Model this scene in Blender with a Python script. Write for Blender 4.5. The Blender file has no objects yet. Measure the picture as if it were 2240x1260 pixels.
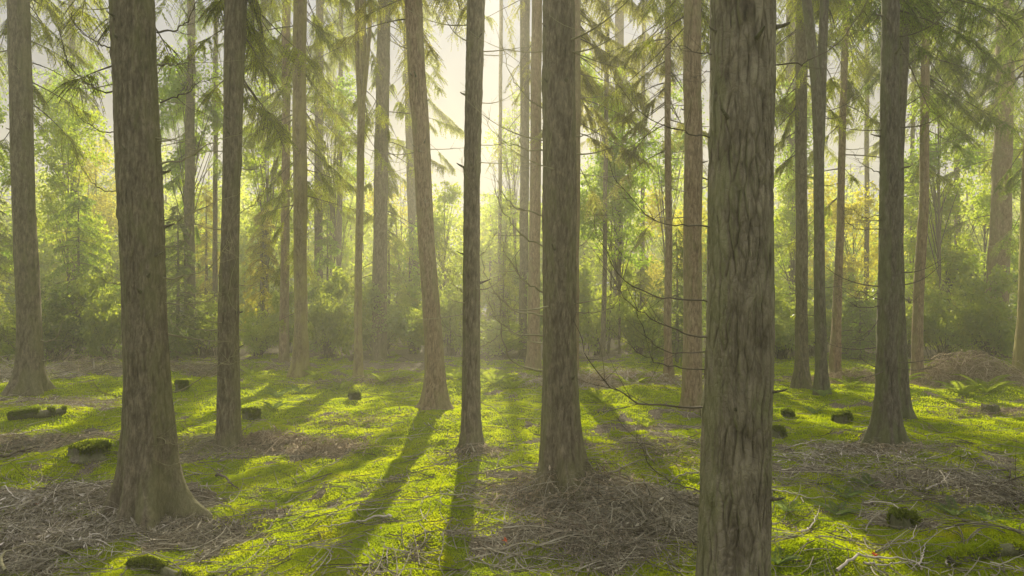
import bpy, math, random
import numpy as np
from mathutils import Vector, Matrix

S = bpy.context.scene
COL = S.collection
random.seed(7)
RNG = np.random.default_rng(7)

# ------------------------------------------------------------ camera
FPX, CX, CY = 1500.0, 1120.0, 630.0          # focal length and centre in photograph pixels
CAMZ = 1.8
PITCH = math.atan(-8.0 / FPX)
cam_d = bpy.data.cameras.new('camera')
cam = bpy.data.objects.new('camera', cam_d)
COL.objects.link(cam)
cam.location = (0, 0, CAMZ)
cam.rotation_euler = (math.pi / 2 - PITCH, 0, 0)
cam_d.sensor_width = 36.0
cam_d.lens = 36.0 * FPX / 2240.0
cam_d.clip_start = 0.05
cam_d.clip_end = 2000
S.camera = cam

# ------------------------------------------------------------ sun, sky, exposure
def ray(px, py):
    u, v = (px - CX) / FPX, (CY - py) / FPX
    c, s = math.cos(PITCH), math.sin(PITCH)
    return np.array([u, c + v * s, -s + v * c])

sd = ray(1081, -30)
sd = sd / np.linalg.norm(sd)
SUN_EL = math.asin(sd[2])
SUN_AZ = math.atan2(sd[0], sd[1])
sun_d = bpy.data.lights.new('sun', 'SUN')
sun_d.energy = 5.0
sun_d.angle = math.radians(0.6)
sun_d.color = (1.0, 0.91, 0.72)
sun = bpy.data.objects.new('sun', sun_d)
COL.objects.link(sun)
sun.rotation_euler = Vector((float(sd[0]), float(sd[1]), float(sd[2]))).to_track_quat('Z', 'Y').to_euler()
sun.location = (0, 20, 30)

W = bpy.data.worlds.new('World')
S.world = W
W.use_nodes = True
nt = W.node_tree
bg = nt.nodes['Background']
sky = nt.nodes.new('ShaderNodeTexSky')
sky.sky_type = 'NISHITA'
sky.sun_disc = False
sky.sun_elevation = SUN_EL
sky.sun_rotation = SUN_AZ
sky.air_density = 1.0
sky.dust_density = 2.0
mixw = nt.nodes.new('ShaderNodeMix')
mixw.data_type = 'RGBA'
mixw.inputs[0].default_value = 0.99           # thin bright cloud veil over the sky, brighter overhead
wtc = nt.nodes.new('ShaderNodeTexCoord')
wsep = nt.nodes.new('ShaderNodeSeparateXYZ')
nt.links.new(wtc.outputs['Generated'], wsep.inputs[0])
wr = nt.nodes.new('ShaderNodeValToRGB')
wr.color_ramp.elements[0].position = .25; wr.color_ramp.elements[0].color = (.098, .110, .172, 1)
wr.color_ramp.elements[1].position = .8; wr.color_ramp.elements[1].color = (.66, .68, .72, 1)
nt.links.new(wsep.outputs['Z'], wr.inputs[0])
wsc = nt.nodes.new('ShaderNodeVectorMath'); wsc.operation = 'SCALE'; wsc.inputs['Scale'].default_value = 10
nt.links.new(wr.outputs[0], wsc.inputs[0])
nt.links.new(wsc.outputs[0], mixw.inputs[7])
nt.links.new(sky.outputs[0], mixw.inputs[6])
nt.links.new(mixw.outputs[2], bg.inputs[0])
bg.inputs[1].default_value = 0.1

S.view_settings.view_transform = 'Standard'
S.view_settings.look = 'None'
S.view_settings.gamma = 1
S.view_settings.use_curve_mapping = False
S.view_settings.exposure = .71
S.render.engine = 'CYCLES'
S.cycles.use_denoising = True
S.cycles.max_bounces = 5
S.cycles.diffuse_bounces = 3
S.cycles.transmission_bounces = 3
S.cycles.volume_bounces = 1
S.cycles.sample_clamp_indirect = 4
S.cycles.caustics_reflective = False
S.cycles.caustics_refractive = False

# ------------------------------------------------------------ numeric helpers
def _hash(ix, iy, iz, seed=0):
    h = (ix.astype(np.int64) * 374761393 + iy.astype(np.int64) * 668265263 + iz.astype(np.int64) * 2147483647 + seed * 1274126177) & 0xffffffff
    h = ((h ^ (h >> 13)) * 1274126177) & 0xffffffff
    h = ((h ^ (h >> 15)) * 2246822519) & 0xffffffff
    h = h ^ (h >> 16)
    return (h & 0xffffff) / float(0xffffff)

def noise(x, y, z=0.0, seed=0):
    """smooth value noise in -1..1"""
    x, y, z = np.broadcast_arrays(np.asarray(x, float), np.asarray(y, float), np.asarray(z, float))
    fx, fy, fz = np.floor(x), np.floor(y), np.floor(z)
    tx, ty, tz = x - fx, y - fy, z - fz
    tx, ty, tz = [t * t * (3 - 2 * t) for t in (tx, ty, tz)]
    r = 0
    for a in (0, 1):
        for b in (0, 1):
            for c in (0, 1):
                w = (tx if a else 1 - tx) * (ty if b else 1 - ty) * (tz if c else 1 - tz)
                r = r + w * _hash(fx + a, fy + b, fz + c, seed)
    return r * 2 - 1

def at(px, py, Y):
    d = ray(px, py)
    return np.array([0, 0, CAMZ]) + d * (Y / d[1])

def flat_hit(px, py):
    d = ray(px, py)
    t = -CAMZ / d[2]
    return np.array([d[0] * t, d[1] * t])

MOUNDS = []
for px, py, r, hgt in [(195, 990, .45, .16), (1775, 1215, .32, .12), (2190, 1215, .5, .12), (550, 905, .35, .13),
                       (300, 1235, .4, .06), (1990, 1160, .5, .08), (90, 905, .6, .10), (880, 835, 1.4, .10),
                       (2110, 862, 1.6, .10), (1110, 835, 1.2, .12), (1430, 870, .9, .06), (395, 850, .6, .07),
                       (770, 872, .5, .07), (2200, 1010, 1.2, .10), (1500, 1010, .8, .05)]:
    q = flat_hit(px, py)
    MOUNDS.append((q[0], q[1], r, hgt))

def ground_z(x, y):
    x = np.asarray(x, float); y = np.asarray(y, float)
    z = 0.09 * noise(x / 3.1, y / 3.1, 0, 1) + 0.05 * noise(x / 1.1, y / 1.1, 0, 2)
    z = z + 0.035 * noise(x / .42, y / .42, 0, 3) + 0.018 * noise(x / .16, y / .16, 0, 4)
    for mx, my, r, hh in MOUNDS:
        z = z + hh * np.exp(-((x - mx) ** 2 + (y - my) ** 2) / (r * r))
    return z

def hit(px, py):
    """where the line of sight through a photo pixel meets the ground"""
    d = ray(px, py)
    t = -CAMZ / d[2]
    for _ in range(12):
        gz = float(ground_z(d[0] * t, d[1] * t))
        t = t * .4 + .6 * (gz - CAMZ) / d[2]
    x, y = d[0] * t, d[1] * t
    return np.array([x, y, float(ground_z(x, y))])

# brown litter areas against moss: photo spots turned into ground places
LITTER = []
for px, py, rx, ry, s in [(120, 880, 1.5, .8, 1.), (60, 960, 1.3, .8, .9), (150, 1090, 1.1, .8, 1.1), (60, 1180, .8, .6, 1.1), (330, 1140, .9, .5, 1.1),
                          (560, 965, .7, .5, .9), (715, 985, .5, .35, 1), (1265, 1090, .8, .65, 1.2), (1430, 1130, .7, .7, 1.1),
                          (1350, 1160, .75, .5, 1.1), (1420, 960, .9, 1.0, .8), (1860, 990, 1.2, .6, .8), (2000, 1040, 1.0, .4, .9), (2150, 1080, .9, .4, .8),
                          (1760, 1060, .6, .5, .8), (1720, 1170, .4, .3, .5), (2190, 900, .8, .5, .8), (1930, 970, .6, .4, 1), (1340, 830, 2.5, 1.5, 1.),
                          (300, 930, .8, .5, .6), (790, 830, 1.6, .8, .5), (430, 990, .6, .5, .7), (2120, 815, 2.2, 1.3, 1.), (1800, 830, 2, 1.0, .7),
                          (400, 800, 6, 1.4, .9), (1990, 1130, .5, .4, 1.1), (900, 800, 6, 1.2, .8), (1030, 985, .35, .3, .7), (60, 820, 3, 1.5, 1)]:
    q = flat_hit(px, py)
    LITTER.append((q[0], q[1], rx, ry, s))

def litter(x, y):
    m = np.zeros(np.shape(x))
    for lx, ly, rx, ry, s in LITTER:
        m = m + .5 * s * np.exp(-(((x - lx) / rx) ** 2 + ((y - ly) / ry) ** 2))
    m = m + .34 * noise(x / .7, y / .7, 0, 11) + .55 * noise(x / .22, y / .22, 0, 12) + .12 * noise(x / 2.2, y / 2.2, 0, 13)
    m = m + np.clip((np.asarray(y) - 17.2) / 2.5, 0, 1)
    return np.clip((m - .32) / .35, 0, 1)

# ------------------------------------------------------------ mesh helpers
def raw_mesh(name, V, polys, mats=(), midx=None, smooth=False):
    """polys: (N,k) array of vertex indices, or list of such arrays"""
    if not isinstance(polys, list):
        polys = [polys]
    polys = [p for p in polys if len(p)]
    me = bpy.data.meshes.new(name)
    V = np.asarray(V, np.float32)
    me.vertices.add(len(V))
    me.vertices.foreach_set('co', V.ravel())
    loops = np.concatenate([p.ravel() for p in polys]).astype(np.int32)
    tot = np.concatenate([np.full(len(p), p.shape[1]) for p in polys]).astype(np.int32)
    start = np.concatenate([[0], np.cumsum(tot)[:-1]]).astype(np.int32)
    me.loops.add(len(loops))
    me.loops.foreach_set('vertex_index', loops)
    me.polygons.add(len(tot))
    me.polygons.foreach_set('loop_start', start)
    me.polygons.foreach_set('loop_total', tot)
    if midx is not None:
        me.polygons.foreach_set('material_index', np.asarray(midx, np.int32))
    me.polygons.foreach_set('use_smooth', np.full(len(tot), bool(smooth)))
    for m in mats:
        me.materials.append(m)
    me.update(calc_edges=True)
    me.validate(verbose=False)
    return me

def link(name, me, parent=None, loc=None):
    o = bpy.data.objects.new(name, me)
    COL.objects.link(o)
    if parent is not None:
        o.parent = parent
    if loc is not None:
        o.location = loc
    return o

def tag(o, label, cat, group=None, kind=None):
    if label: o['label'] = label
    if cat: o['category'] = cat
    if group: o['group'] = group
    if kind: o['kind'] = kind
    return o

def root(name, loc, label, cat, group=None):
    o = bpy.data.objects.new(name, None)
    o.empty_display_size = .2
    COL.objects.link(o)
    o.location = [float(c) for c in loc]
    return tag(o, label, cat, group)

def norm(a):
    return a / np.maximum(np.linalg.norm(a, axis=-1, keepdims=True), 1e-9)

class Geo:
    """collects quads and triangles with a material slot each, makes one mesh"""
    def __init__(self):
        self.V, self.P, self.M, self.n = [], [], [], 0
    def add(self, V, P, slot=0):
        V = np.asarray(V, float).reshape(-1, 3)
        self.V.append(V); self.P.append(np.asarray(P) + self.n); self.M.append(np.full(len(P), slot)); self.n += len(V)
    def tubes(self, P, R, sides=4, slot=0, cap=False):
        """P (N,S,3) polylines, R (N,S) radii"""
        P = np.asarray(P, float); R = np.asarray(R, float)
        if P.ndim == 2: P = P[None]; R = R[None]
        N, Sg, _ = P.shape
        T = norm(np.gradient(P, axis=1))
        mean = norm(P[:, -1] - P[:, 0])
        ref = np.where(np.abs(mean[:, 2:3]) < .8, np.array([[0, 0, 1.]]), np.array([[1., 0, 0]]))[:, None, :]
        A = norm(np.cross(T, np.broadcast_to(ref, T.shape)))
        B = np.cross(T, A)
        ang = np.arange(sides) * 2 * math.pi / sides
        V = P[:, :, None, :] + R[:, :, None, None] * (np.cos(ang)[:, None] * A[:, :, None, :] + np.sin(ang)[:, None] * B[:, :, None, :])
        i = np.arange(N)[:, None, None] * Sg * sides
        j = np.arange(Sg - 1)[None, :, None] * sides
        k = np.arange(sides)[None, None, :]; k2 = (k + 1) % sides
        Q = np.stack([i + j + k, i + j + k2, i + j + sides + k2, i + j + sides + k], -1).reshape(-1, 4)
        self.add(V, Q, slot)
    def leaves(self, C, d, s, l, w, slot=0, fold=0.0):
        """pointed leaf quads from base C along d, width along s"""
        l = np.broadcast_to(np.asarray(l, float).reshape(-1, 1), (len(C), 1)); w = np.broadcast_to(np.asarray(w, float).reshape(-1, 1), (len(C), 1))
        V = np.stack([C, C + d * l * .45 + s * w * .5, C + d * l, C + d * l * .45 - s * w * .5], 1)
        i = np.arange(len(C))[:, None] * 4
        self.add(V, i + np.array([[0, 1, 2, 3]]), slot)
    def build(self, name, mats, smooth=False):
        V = np.concatenate(self.V)
        k = {}
        for P, M in zip(self.P, self.M):
            k.setdefault(P.shape[1], []).append((P, M))
        polys = [np.concatenate([p for p, _ in v]) for v in k.values()]
        midx = np.concatenate([np.concatenate([m for _, m in v]) for v in k.values()])
        return raw_mesh(name, V, polys, mats, midx, smooth)

def catmull(P, n):
    P = np.asarray(P, float)
    if len(P) == 2:
        t = np.linspace(0, 1, n)[:, None]
        return P[0] * (1 - t) + P[1] * t
    Q = np.vstack([2 * P[0] - P[1], P, 2 * P[-1] - P[-2]])
    u = np.linspace(0, len(P) - 1 - 1e-6, n)
    i = u.astype(int); t = (u - i)[:, None]
    a, b, c, d = Q[i], Q[i + 1], Q[i + 2], Q[i + 3]
    return .5 * (2 * b + (c - a) * t + (2 * a - 5 * b + 4 * c - d) * t * t + (3 * b - a - 3 * c + d) * t ** 3)

def unit_rand(n, rng=RNG):
    return norm(rng.normal(size=(n, 3)))

# ------------------------------------------------------------ materials
def new_mat(name):
    m = bpy.data.materials.new(name)
    m.use_nodes = True
    nt = m.node_tree
    nt.nodes.clear()
    out = nt.nodes.new('ShaderNodeOutputMaterial')
    return m, nt, out

def ramp(nt, stops, interp='LINEAR'):
    r = nt.nodes.new('ShaderNodeValToRGB')
    r.color_ramp.interpolation = interp
    e = r.color_ramp.elements
    while len(e) < len(stops):
        e.new(.5)
    for k, (p, c) in enumerate(stops):
        e[k].position = p
        e[k].color = (*c, 1)
    return r

def leaf_mat(name, refl, trans, spread=.35, gloss=.03, tr=.62, nsc=1.6):
    """refl / trans: lists of colours picked per leaf"""
    m, nt, out = new_mat(name)
    geo = nt.nodes.new('ShaderNodeNewGeometry')
    n = len(refl)
    r1 = ramp(nt, [(i / max(1, n - 1), c) for i, c in enumerate(refl)])
    r2 = ramp(nt, [(i / max(1, n - 1), c) for i, c in enumerate(trans)])
    # clump-sized hue drift plus a little per-leaf difference
    tc = nt.nodes.new('ShaderNodeTexCoord')
    nz = nt.nodes.new('ShaderNodeTexNoise'); nz.inputs['Scale'].default_value = nsc; nz.inputs['Detail'].default_value = 3
    nt.links.new(tc.outputs['Object'], nz.inputs['Vector'])
    mx = nt.nodes.new('ShaderNodeMath'); mx.operation = 'MULTIPLY_ADD'; mx.inputs[1].default_value = 1.5; mx.inputs[2].default_value = -.25 - spread * .5
    nt.links.new(nz.outputs['Fac'], mx.inputs[0])
    ad = nt.nodes.new('ShaderNodeMath'); ad.operation = 'MULTIPLY_ADD'; ad.inputs[1].default_value = spread
    nt.links.new(geo.outputs['Random Per Island'], ad.inputs[0])
    nt.links.new(mx.outputs[0], ad.inputs[2])
    nt.links.new(ad.outputs[0], r1.inputs[0]); nt.links.new(ad.outputs[0], r2.inputs[0])
    df = nt.nodes.new('ShaderNodeBsdfDiffuse'); tl = nt.nodes.new('ShaderNodeBsdfTranslucent')
    gl = nt.nodes.new('ShaderNodeBsdfGlossy'); gl.inputs['Roughness'].default_value = .45; gl.inputs['Color'].default_value = (.8, .8, .8, 1)
    nt.links.new(r1.outputs[0], df.inputs[0]); nt.links.new(r2.outputs[0], tl.inputs[0])
    a = nt.nodes.new('ShaderNodeMixShader'); a.inputs[0].default_value = tr
    nt.links.new(df.outputs[0], a.inputs[1]); nt.links.new(tl.outputs[0], a.inputs[2])
    b = nt.nodes.new('ShaderNodeMixShader'); b.inputs[0].default_value = gloss
    nt.links.new(a.outputs[0], b.inputs[1]); nt.links.new(gl.outputs[0], b.inputs[2])
    nt.links.new(b.outputs[0], out.inputs[0])
    return m

def bark_mat(name, dark, light, moss=None, moss_amt=.4, scale=1.0, bump=.6):
    m, nt, out = new_mat(name)
    tc = nt.nodes.new('ShaderNodeTexCoord')
    mp = nt.nodes.new('ShaderNodeMapping'); mp.inputs['Scale'].default_value = (1, 1, .4)
    nt.links.new(tc.outputs['Object'], mp.inputs['Vector'])
    n1 = nt.nodes.new('ShaderNodeTexNoise'); n1.inputs['Scale'].default_value = 22 * scale; n1.inputs['Detail'].default_value = 6; n1.inputs['Roughness'].default_value = .65
    nt.links.new(mp.outputs[0], n1.inputs['Vector'])
    mp2 = nt.nodes.new('ShaderNodeMapping'); mp2.inputs['Scale'].default_value = (1, 1, .55)
    nt.links.new(tc.outputs['Object'], mp2.inputs['Vector'])
    n2 = nt.nodes.new('ShaderNodeTexNoise'); n2.inputs['Scale'].default_value = 5; n2.inputs['Detail'].default_value = 5
    nt.links.new(mp2.outputs[0], n2.inputs['Vector'])
    def crack(sc, zs, det, ro, dist):
        mpv = nt.nodes.new('ShaderNodeMapping'); mpv.inputs['Scale'].default_value = (1, 1, zs)
        nt.links.new(tc.outputs['Object'], mpv.inputs['Vector'])
        nd = nt.nodes.new('ShaderNodeTexNoise'); nd.inputs['Scale'].default_value = sc; nd.inputs['Detail'].default_value = det; nd.inputs['Roughness'].default_value = ro; nd.inputs['Distortion'].default_value = dist
        nt.links.new(mpv.outputs[0], nd.inputs['Vector'])
        a_ = nt.nodes.new('ShaderNodeMath'); a_.operation = 'SUBTRACT'; a_.inputs[1].default_value = .5; nt.links.new(nd.outputs['Fac'], a_.inputs[0])
        b_ = nt.nodes.new('ShaderNodeMath'); b_.operation = 'ABSOLUTE'; nt.links.new(a_.outputs[0], b_.inputs[0])
        return b_
    c1 = crack(30 * scale, .2, 4, .6, .4)
    c2 = crack(12 * scale, 1.7, 3, .6, .3)
    c2s = nt.nodes.new('ShaderNodeMath'); c2s.operation = 'MULTIPLY_ADD'; c2s.inputs[1].default_value = 1.6; c2s.inputs[2].default_value = .035
    nt.links.new(c2.outputs[0], c2s.inputs[0])
    vo = nt.nodes.new('ShaderNodeMath'); vo.operation = 'MINIMUM'
    nt.links.new(c1.outputs[0], vo.inputs[0]); nt.links.new(c2s.outputs[0], vo.inputs[1])
    r = ramp(nt, [(.28, dark), (.52, tuple((a + b) / 2 for a, b in zip(dark, light))), (.72, light)])
    nt.links.new(n1.outputs['Fac'], r.inputs[0])
    col = r.outputs[0]
    mul = nt.nodes.new('ShaderNodeMix'); mul.data_type = 'RGBA'; mul.blend_type = 'MULTIPLY'; mul.inputs[0].default_value = .55
    rv = ramp(nt, [(0, (.25, .23, .2)), (.03, (.62, .6, .58)), (.08, (1, 1, 1))])
    nt.links.new(vo.outputs[0], rv.inputs[0])
    nt.links.new(col, mul.inputs[6]); nt.links.new(rv.outputs[0], mul.inputs[7])
    col = mul.outputs[2]
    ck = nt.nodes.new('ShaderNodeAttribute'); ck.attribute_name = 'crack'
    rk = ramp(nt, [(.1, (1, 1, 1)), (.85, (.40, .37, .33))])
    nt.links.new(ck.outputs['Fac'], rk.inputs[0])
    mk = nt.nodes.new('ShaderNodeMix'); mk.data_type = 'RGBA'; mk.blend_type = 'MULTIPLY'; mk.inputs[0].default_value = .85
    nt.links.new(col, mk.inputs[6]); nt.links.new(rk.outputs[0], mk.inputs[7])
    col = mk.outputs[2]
    if moss:
        mm = nt.nodes.new('ShaderNodeMix'); mm.data_type = 'RGBA'
        rm = ramp(nt, [(.62 - moss_amt * .35, (0, 0, 0)), (.72, (moss_amt + .2,) * 3)])
        # algae grow on the damp side, in patches
        geo = nt.nodes.new('ShaderNodeNewGeometry')
        sep = nt.nodes.new('ShaderNodeSeparateXYZ'); nt.links.new(geo.outputs['Normal'], sep.inputs[0])
        ab = nt.nodes.new('ShaderNodeMath'); ab.operation = 'ABSOLUTE'; nt.links.new(sep.outputs[0], ab.inputs[0])
        ma = nt.nodes.new('ShaderNodeMath'); ma.operation = 'MULTIPLY_ADD'; ma.inputs[1].default_value = .28; ma.inputs[2].default_value = -.08
        nt.links.new(ab.outputs[0], ma.inputs[0])
        ad = nt.nodes.new('ShaderNodeMath'); ad.operation = 'ADD'
        nt.links.new(n2.outputs['Fac'], ad.inputs[0]); nt.links.new(ma.outputs[0], ad.inputs[1])
        # moss climbs the foot of the trunk
        so = nt.nodes.new('ShaderNodeSeparateXYZ'); nt.links.new(tc.outputs['Object'], so.inputs[0])
        mr = nt.nodes.new('ShaderNodeMapRange'); mr.inputs[1].default_value = .02; mr.inputs[2].default_value = .5; mr.inputs[3].default_value = .16; mr.inputs[4].default_value = 0
        nt.links.new(so.outputs[2], mr.inputs[0])
        ad3 = nt.nodes.new('ShaderNodeMath'); ad3.operation = 'ADD'
        nt.links.new(ad.outputs[0], ad3.inputs[0]); nt.links.new(mr.outputs[0], ad3.inputs[1])
        nt.links.new(ad3.outputs[0], rm.inputs[0])
        nt.links.new(rm.outputs[0], mm.inputs[0]); nt.links.new(col, mm.inputs[6]); mm.inputs[7].default_value = (*moss, 1)
        col = mm.outputs[2]
    bs = nt.nodes.new('ShaderNodeBsdfPrincipled')
    bs.inputs['Roughness'].default_value = .92
    bs.inputs['Specular IOR Level'].default_value = .2
    nt.links.new(col, bs.inputs['Base Color'])
    bp = nt.nodes.new('ShaderNodeBump'); bp.inputs['Strength'].default_value = bump; bp.inputs['Distance'].default_value = .03
    sm = nt.nodes.new('ShaderNodeMath'); sm.operation = 'ADD'
    cl = nt.nodes.new('ShaderNodeMath'); cl.operation = 'MINIMUM'; cl.inputs[1].default_value = .1
    nt.links.new(vo.outputs[0], cl.inputs[0])
    nt.links.new(n1.outputs['Fac'], sm.inputs[0]); nt.links.new(cl.outputs[0], sm.inputs[1])
    nt.links.new(sm.outputs[0], bp.inputs['Height'])
    nt.links.new(bp.outputs[0], bs.inputs['Normal'])
    nt.links.new(bs.outputs[0], out.inputs[0])
    return m

def simple_mat(name, c1, c2, scale=8, rough=.9, tr=0.0):
    m, nt, out = new_mat(name)
    tc = nt.nodes.new('ShaderNodeTexCoord')
    nz = nt.nodes.new('ShaderNodeTexNoise'); nz.inputs['Scale'].default_value = scale; nz.inputs['Detail'].default_value = 4
    nt.links.new(tc.outputs['Object'], nz.inputs['Vector'])
    geo = nt.nodes.new('ShaderNodeNewGeometry')
    ad = nt.nodes.new('ShaderNodeMath'); ad.operation = 'MULTIPLY_ADD'; ad.inputs[1].default_value = .5
    ad2 = nt.nodes.new('ShaderNodeMath'); ad2.operation = 'SUBTRACT'; ad2.inputs[1].default_value = .25
    nt.links.new(nz.outputs['Fac'], ad2.inputs[0])
    nt.links.new(geo.outputs['Random Per Island'], ad.inputs[0]); nt.links.new(ad2.outputs[0], ad.inputs[2])
    r = ramp(nt, [(.2, c1), (.8, c2)])
    nt.links.new(ad.outputs[0], r.inputs[0])
    bs = nt.nodes.new('ShaderNodeBsdfPrincipled')
    bs.inputs['Roughness'].default_value = rough
    bs.inputs['Specular IOR Level'].default_value = .25
    nt.links.new(r.outputs[0], bs.inputs['Base Color'])
    sh = bs.outputs[0]
    if tr:
        tl = nt.nodes.new('ShaderNodeBsdfTranslucent'); nt.links.new(r.outputs[0], tl.inputs[0])
        mx = nt.nodes.new('ShaderNodeMixShader'); mx.inputs[0].default_value = tr
        nt.links.new(sh, mx.inputs[1]); nt.links.new(tl.outputs[0], mx.inputs[2]); sh = mx.outputs[0]
    nt.links.new(sh, out.inputs[0])
    return m

M = {}
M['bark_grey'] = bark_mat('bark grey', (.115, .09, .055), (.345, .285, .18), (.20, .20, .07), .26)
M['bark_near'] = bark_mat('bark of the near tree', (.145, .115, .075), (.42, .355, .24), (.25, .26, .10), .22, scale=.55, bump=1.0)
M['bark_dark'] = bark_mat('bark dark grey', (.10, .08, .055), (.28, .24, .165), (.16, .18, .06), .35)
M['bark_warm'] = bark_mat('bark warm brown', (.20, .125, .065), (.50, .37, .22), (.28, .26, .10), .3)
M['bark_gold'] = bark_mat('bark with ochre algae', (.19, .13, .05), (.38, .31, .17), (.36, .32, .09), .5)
M['dead_wood'] = simple_mat('dead twig wood', (.09, .072, .044), (.44, .39, .265), 6)
M['dark_twig'] = simple_mat('dark dead branch', (.07, .055, .038), (.19, .155, .10), 6)
M['green_twig'] = simple_mat('algae covered twig', (.18, .16, .08), (.42, .38, .20), 6)
M['pale_stick'] = simple_mat('bleached stick', (.38, .32, .24), (.66, .58, .46), 5)
M['bracken'] = simple_mat('dead bracken', (.22, .16, .09), (.66, .54, .37), 7, tr=.35)
M['litter'] = simple_mat('dead leaf litter', (.16, .12, .075), (.48, .39, .27), 9, tr=.25)
M['red_leaf'] = simple_mat('red leaf', (.5, .07, .02), (.6, .12, .03), 9, tr=.4)
M['fir'] = leaf_mat('fir needles', [(.05, .08, .02), (.09, .12, .025), (.14, .15, .03)], [(.34, .44, .03), (.54, .60, .04), (.72, .70, .06)])
M['fir_dark'] = leaf_mat('dark fir needles', [(.025, .05, .025), (.04, .07, .025), (.07, .09, .03)], [(.20, .30, .04), (.34, .44, .045), (.50, .54, .05)])
M['fir_bright'] = leaf_mat('bright fir needles', [(.06, .10, .015), (.10, .15, .02), (.16, .19, .03)], [(.28, .46, .03), (.42, .60, .04), (.60, .66, .05)])
M['fir_brown'] = leaf_mat('browning fir needles', [(.07, .07, .03), (.12, .11, .045), (.17, .14, .06)], [(.38, .42, .05), (.56, .56, .08), (.72, .64, .12)])
M['larch'] = leaf_mat('yellow larch needles', [(.20, .18, .03), (.28, .24, .04), (.24, .24, .04)], [(.62, .54, .05), (.72, .66, .05), (.58, .64, .05)])
M['beech'] = leaf_mat('sunlit beech leaves', [(.09, .15, .015), (.15, .19, .02), (.24, .23, .02)], [(.44, .64, .02), (.62, .76, .03), (.84, .82, .03)])
M['beech_green'] = leaf_mat('green beech leaves', [(.06, .13, .015), (.09, .16, .02), (.14, .19, .02)], [(.34, .58, .02), (.50, .68, .03), (.70, .74, .03)])
M['beech_yellow'] = leaf_mat('yellow beech leaves', [(.18, .20, .02), (.26, .26, .03), (.30, .25, .03)], [(.80, .76, .03), (.90, .82, .04), (.88, .80, .05)])
M['bush_lime'] = leaf_mat('young laurel leaves', [(.07, .10, .02), (.11, .15, .025), (.16, .18, .03)], [(.40, .54, .04), (.60, .70, .05), (.80, .82, .06)], gloss=.06)
M['moss_shade'] = leaf_mat('moss darkened with shade', [(.04, .06, .012), (.07, .09, .012), (.11, .12, .02)], [(.12, .17, .015), (.20, .25, .015), (.30, .32, .02)], gloss=0)  # darker copy of the tuft moss, with shade put into its colour
M['bush'] = leaf_mat('laurel leaves', [(.05, .08, .02), (.08, .12, .025), (.13, .16, .03)], [(.30, .44, .04), (.48, .60, .05), (.70, .74, .06)], gloss=.10)
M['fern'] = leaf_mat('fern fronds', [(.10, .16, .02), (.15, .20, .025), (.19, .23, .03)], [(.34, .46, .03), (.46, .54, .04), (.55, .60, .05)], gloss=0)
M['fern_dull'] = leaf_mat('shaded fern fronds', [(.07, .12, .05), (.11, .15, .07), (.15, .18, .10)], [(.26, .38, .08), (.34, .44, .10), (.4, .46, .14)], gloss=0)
M['moss_tuft'] = leaf_mat('moss tufts', [(.05, .09, .012), (.12, .17, .008), (.20, .23, .010), (.26, .24, .03)], [(.24, .36, .012), (.56, .68, .006), (.76, .84, .008), (.80, .72, .03)], spread=.12, gloss=.0, tr=.55, nsc=2.6)
M['far'] = leaf_mat('far wood leaves', [(.05, .09, .02), (.10, .15, .02), (.20, .20, .03)], [(.42, .60, .03), (.68, .78, .04), (.88, .84, .05)], spread=.4)

def ground_mat():
    m, nt, out = new_mat('forest floor moss and litter')
    tc = nt.nodes.new('ShaderNodeTexCoord')
    at_ = nt.nodes.new('ShaderNodeAttribute'); at_.attribute_name = 'litter'
    def nz(sc, det=6, ro=.6):
        n = nt.nodes.new('ShaderNodeTexNoise'); n.inputs['Scale'].default_value = sc; n.inputs['Detail'].default_value = det; n.inputs['Roughness'].default_value = ro
        nt.links.new(tc.outputs['Object'], n.inputs['Vector']); return n
    a, b, c = nz(2.2), nz(26, 5), nz(60, 4, .7)
    rm = ramp(nt, [(.25, (.09, .13, .010)), (.5, (.20, .25, .012)), (.75, (.28, .30, .018))])
    nt.links.new(a.outputs['Fac'], rm.inputs[0])
    rl = ramp(nt, [(.25, (.06, .05, .03)), (.5, (.18, .145, .095)), (.75, (.38, .32, .22))])
    nt.links.new(c.outputs['Fac'], rl.inputs[0])
    ad = nt.nodes.new('ShaderNodeMath'); ad.operation = 'MULTIPLY_ADD'; ad.inputs[1].default_value = .8; ad.inputs[2].default_value = -.4
    nt.links.new(b.outputs['Fac'], ad.inputs[0])
    sm = nt.nodes.new('ShaderNodeMath'); sm.operation = 'ADD'
    nt.links.new(at_.outputs['Fac'], sm.inputs[0]); nt.links.new(ad.outputs[0], sm.inputs[1])
    rr = ramp(nt, [(.38, (0, 0, 0)), (.6, (1, 1, 1))])
    nt.links.new(sm.outputs[0], rr.inputs[0])
    mx = nt.nodes.new('ShaderNodeMix'); mx.data_type = 'RGBA'
    nt.links.new(rr.outputs[0], mx.inputs[0]); nt.links.new(rm.outputs[0], mx.inputs[6]); nt.links.new(rl.outputs[0], mx.inputs[7])
    bs = nt.nodes.new('ShaderNodeBsdfPrincipled'); bs.inputs['Roughness'].default_value = 1; bs.inputs['Specular IOR Level'].default_value = .1
    nt.links.new(mx.outputs[2], bs.inputs['Base Color'])
    bp = nt.nodes.new('ShaderNodeBump'); bp.inputs['Strength'].default_value = .9; bp.inputs['Distance'].default_value = .04
    s2 = nt.nodes.new('ShaderNodeMath'); s2.operation = 'MULTIPLY_ADD'; s2.inputs[1].default_value = .5
    nt.links.new(c.outputs['Fac'], s2.inputs[0]); nt.links.new(b.outputs['Fac'], s2.inputs[2])
    nt.links.new(s2.outputs[0], bp.inputs['Height']); nt.links.new(bp.outputs[0], bs.inputs['Normal'])
    nt.links.new(bs.outputs[0], out.inputs[0])
    return m
M['ground'] = ground_mat()

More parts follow.
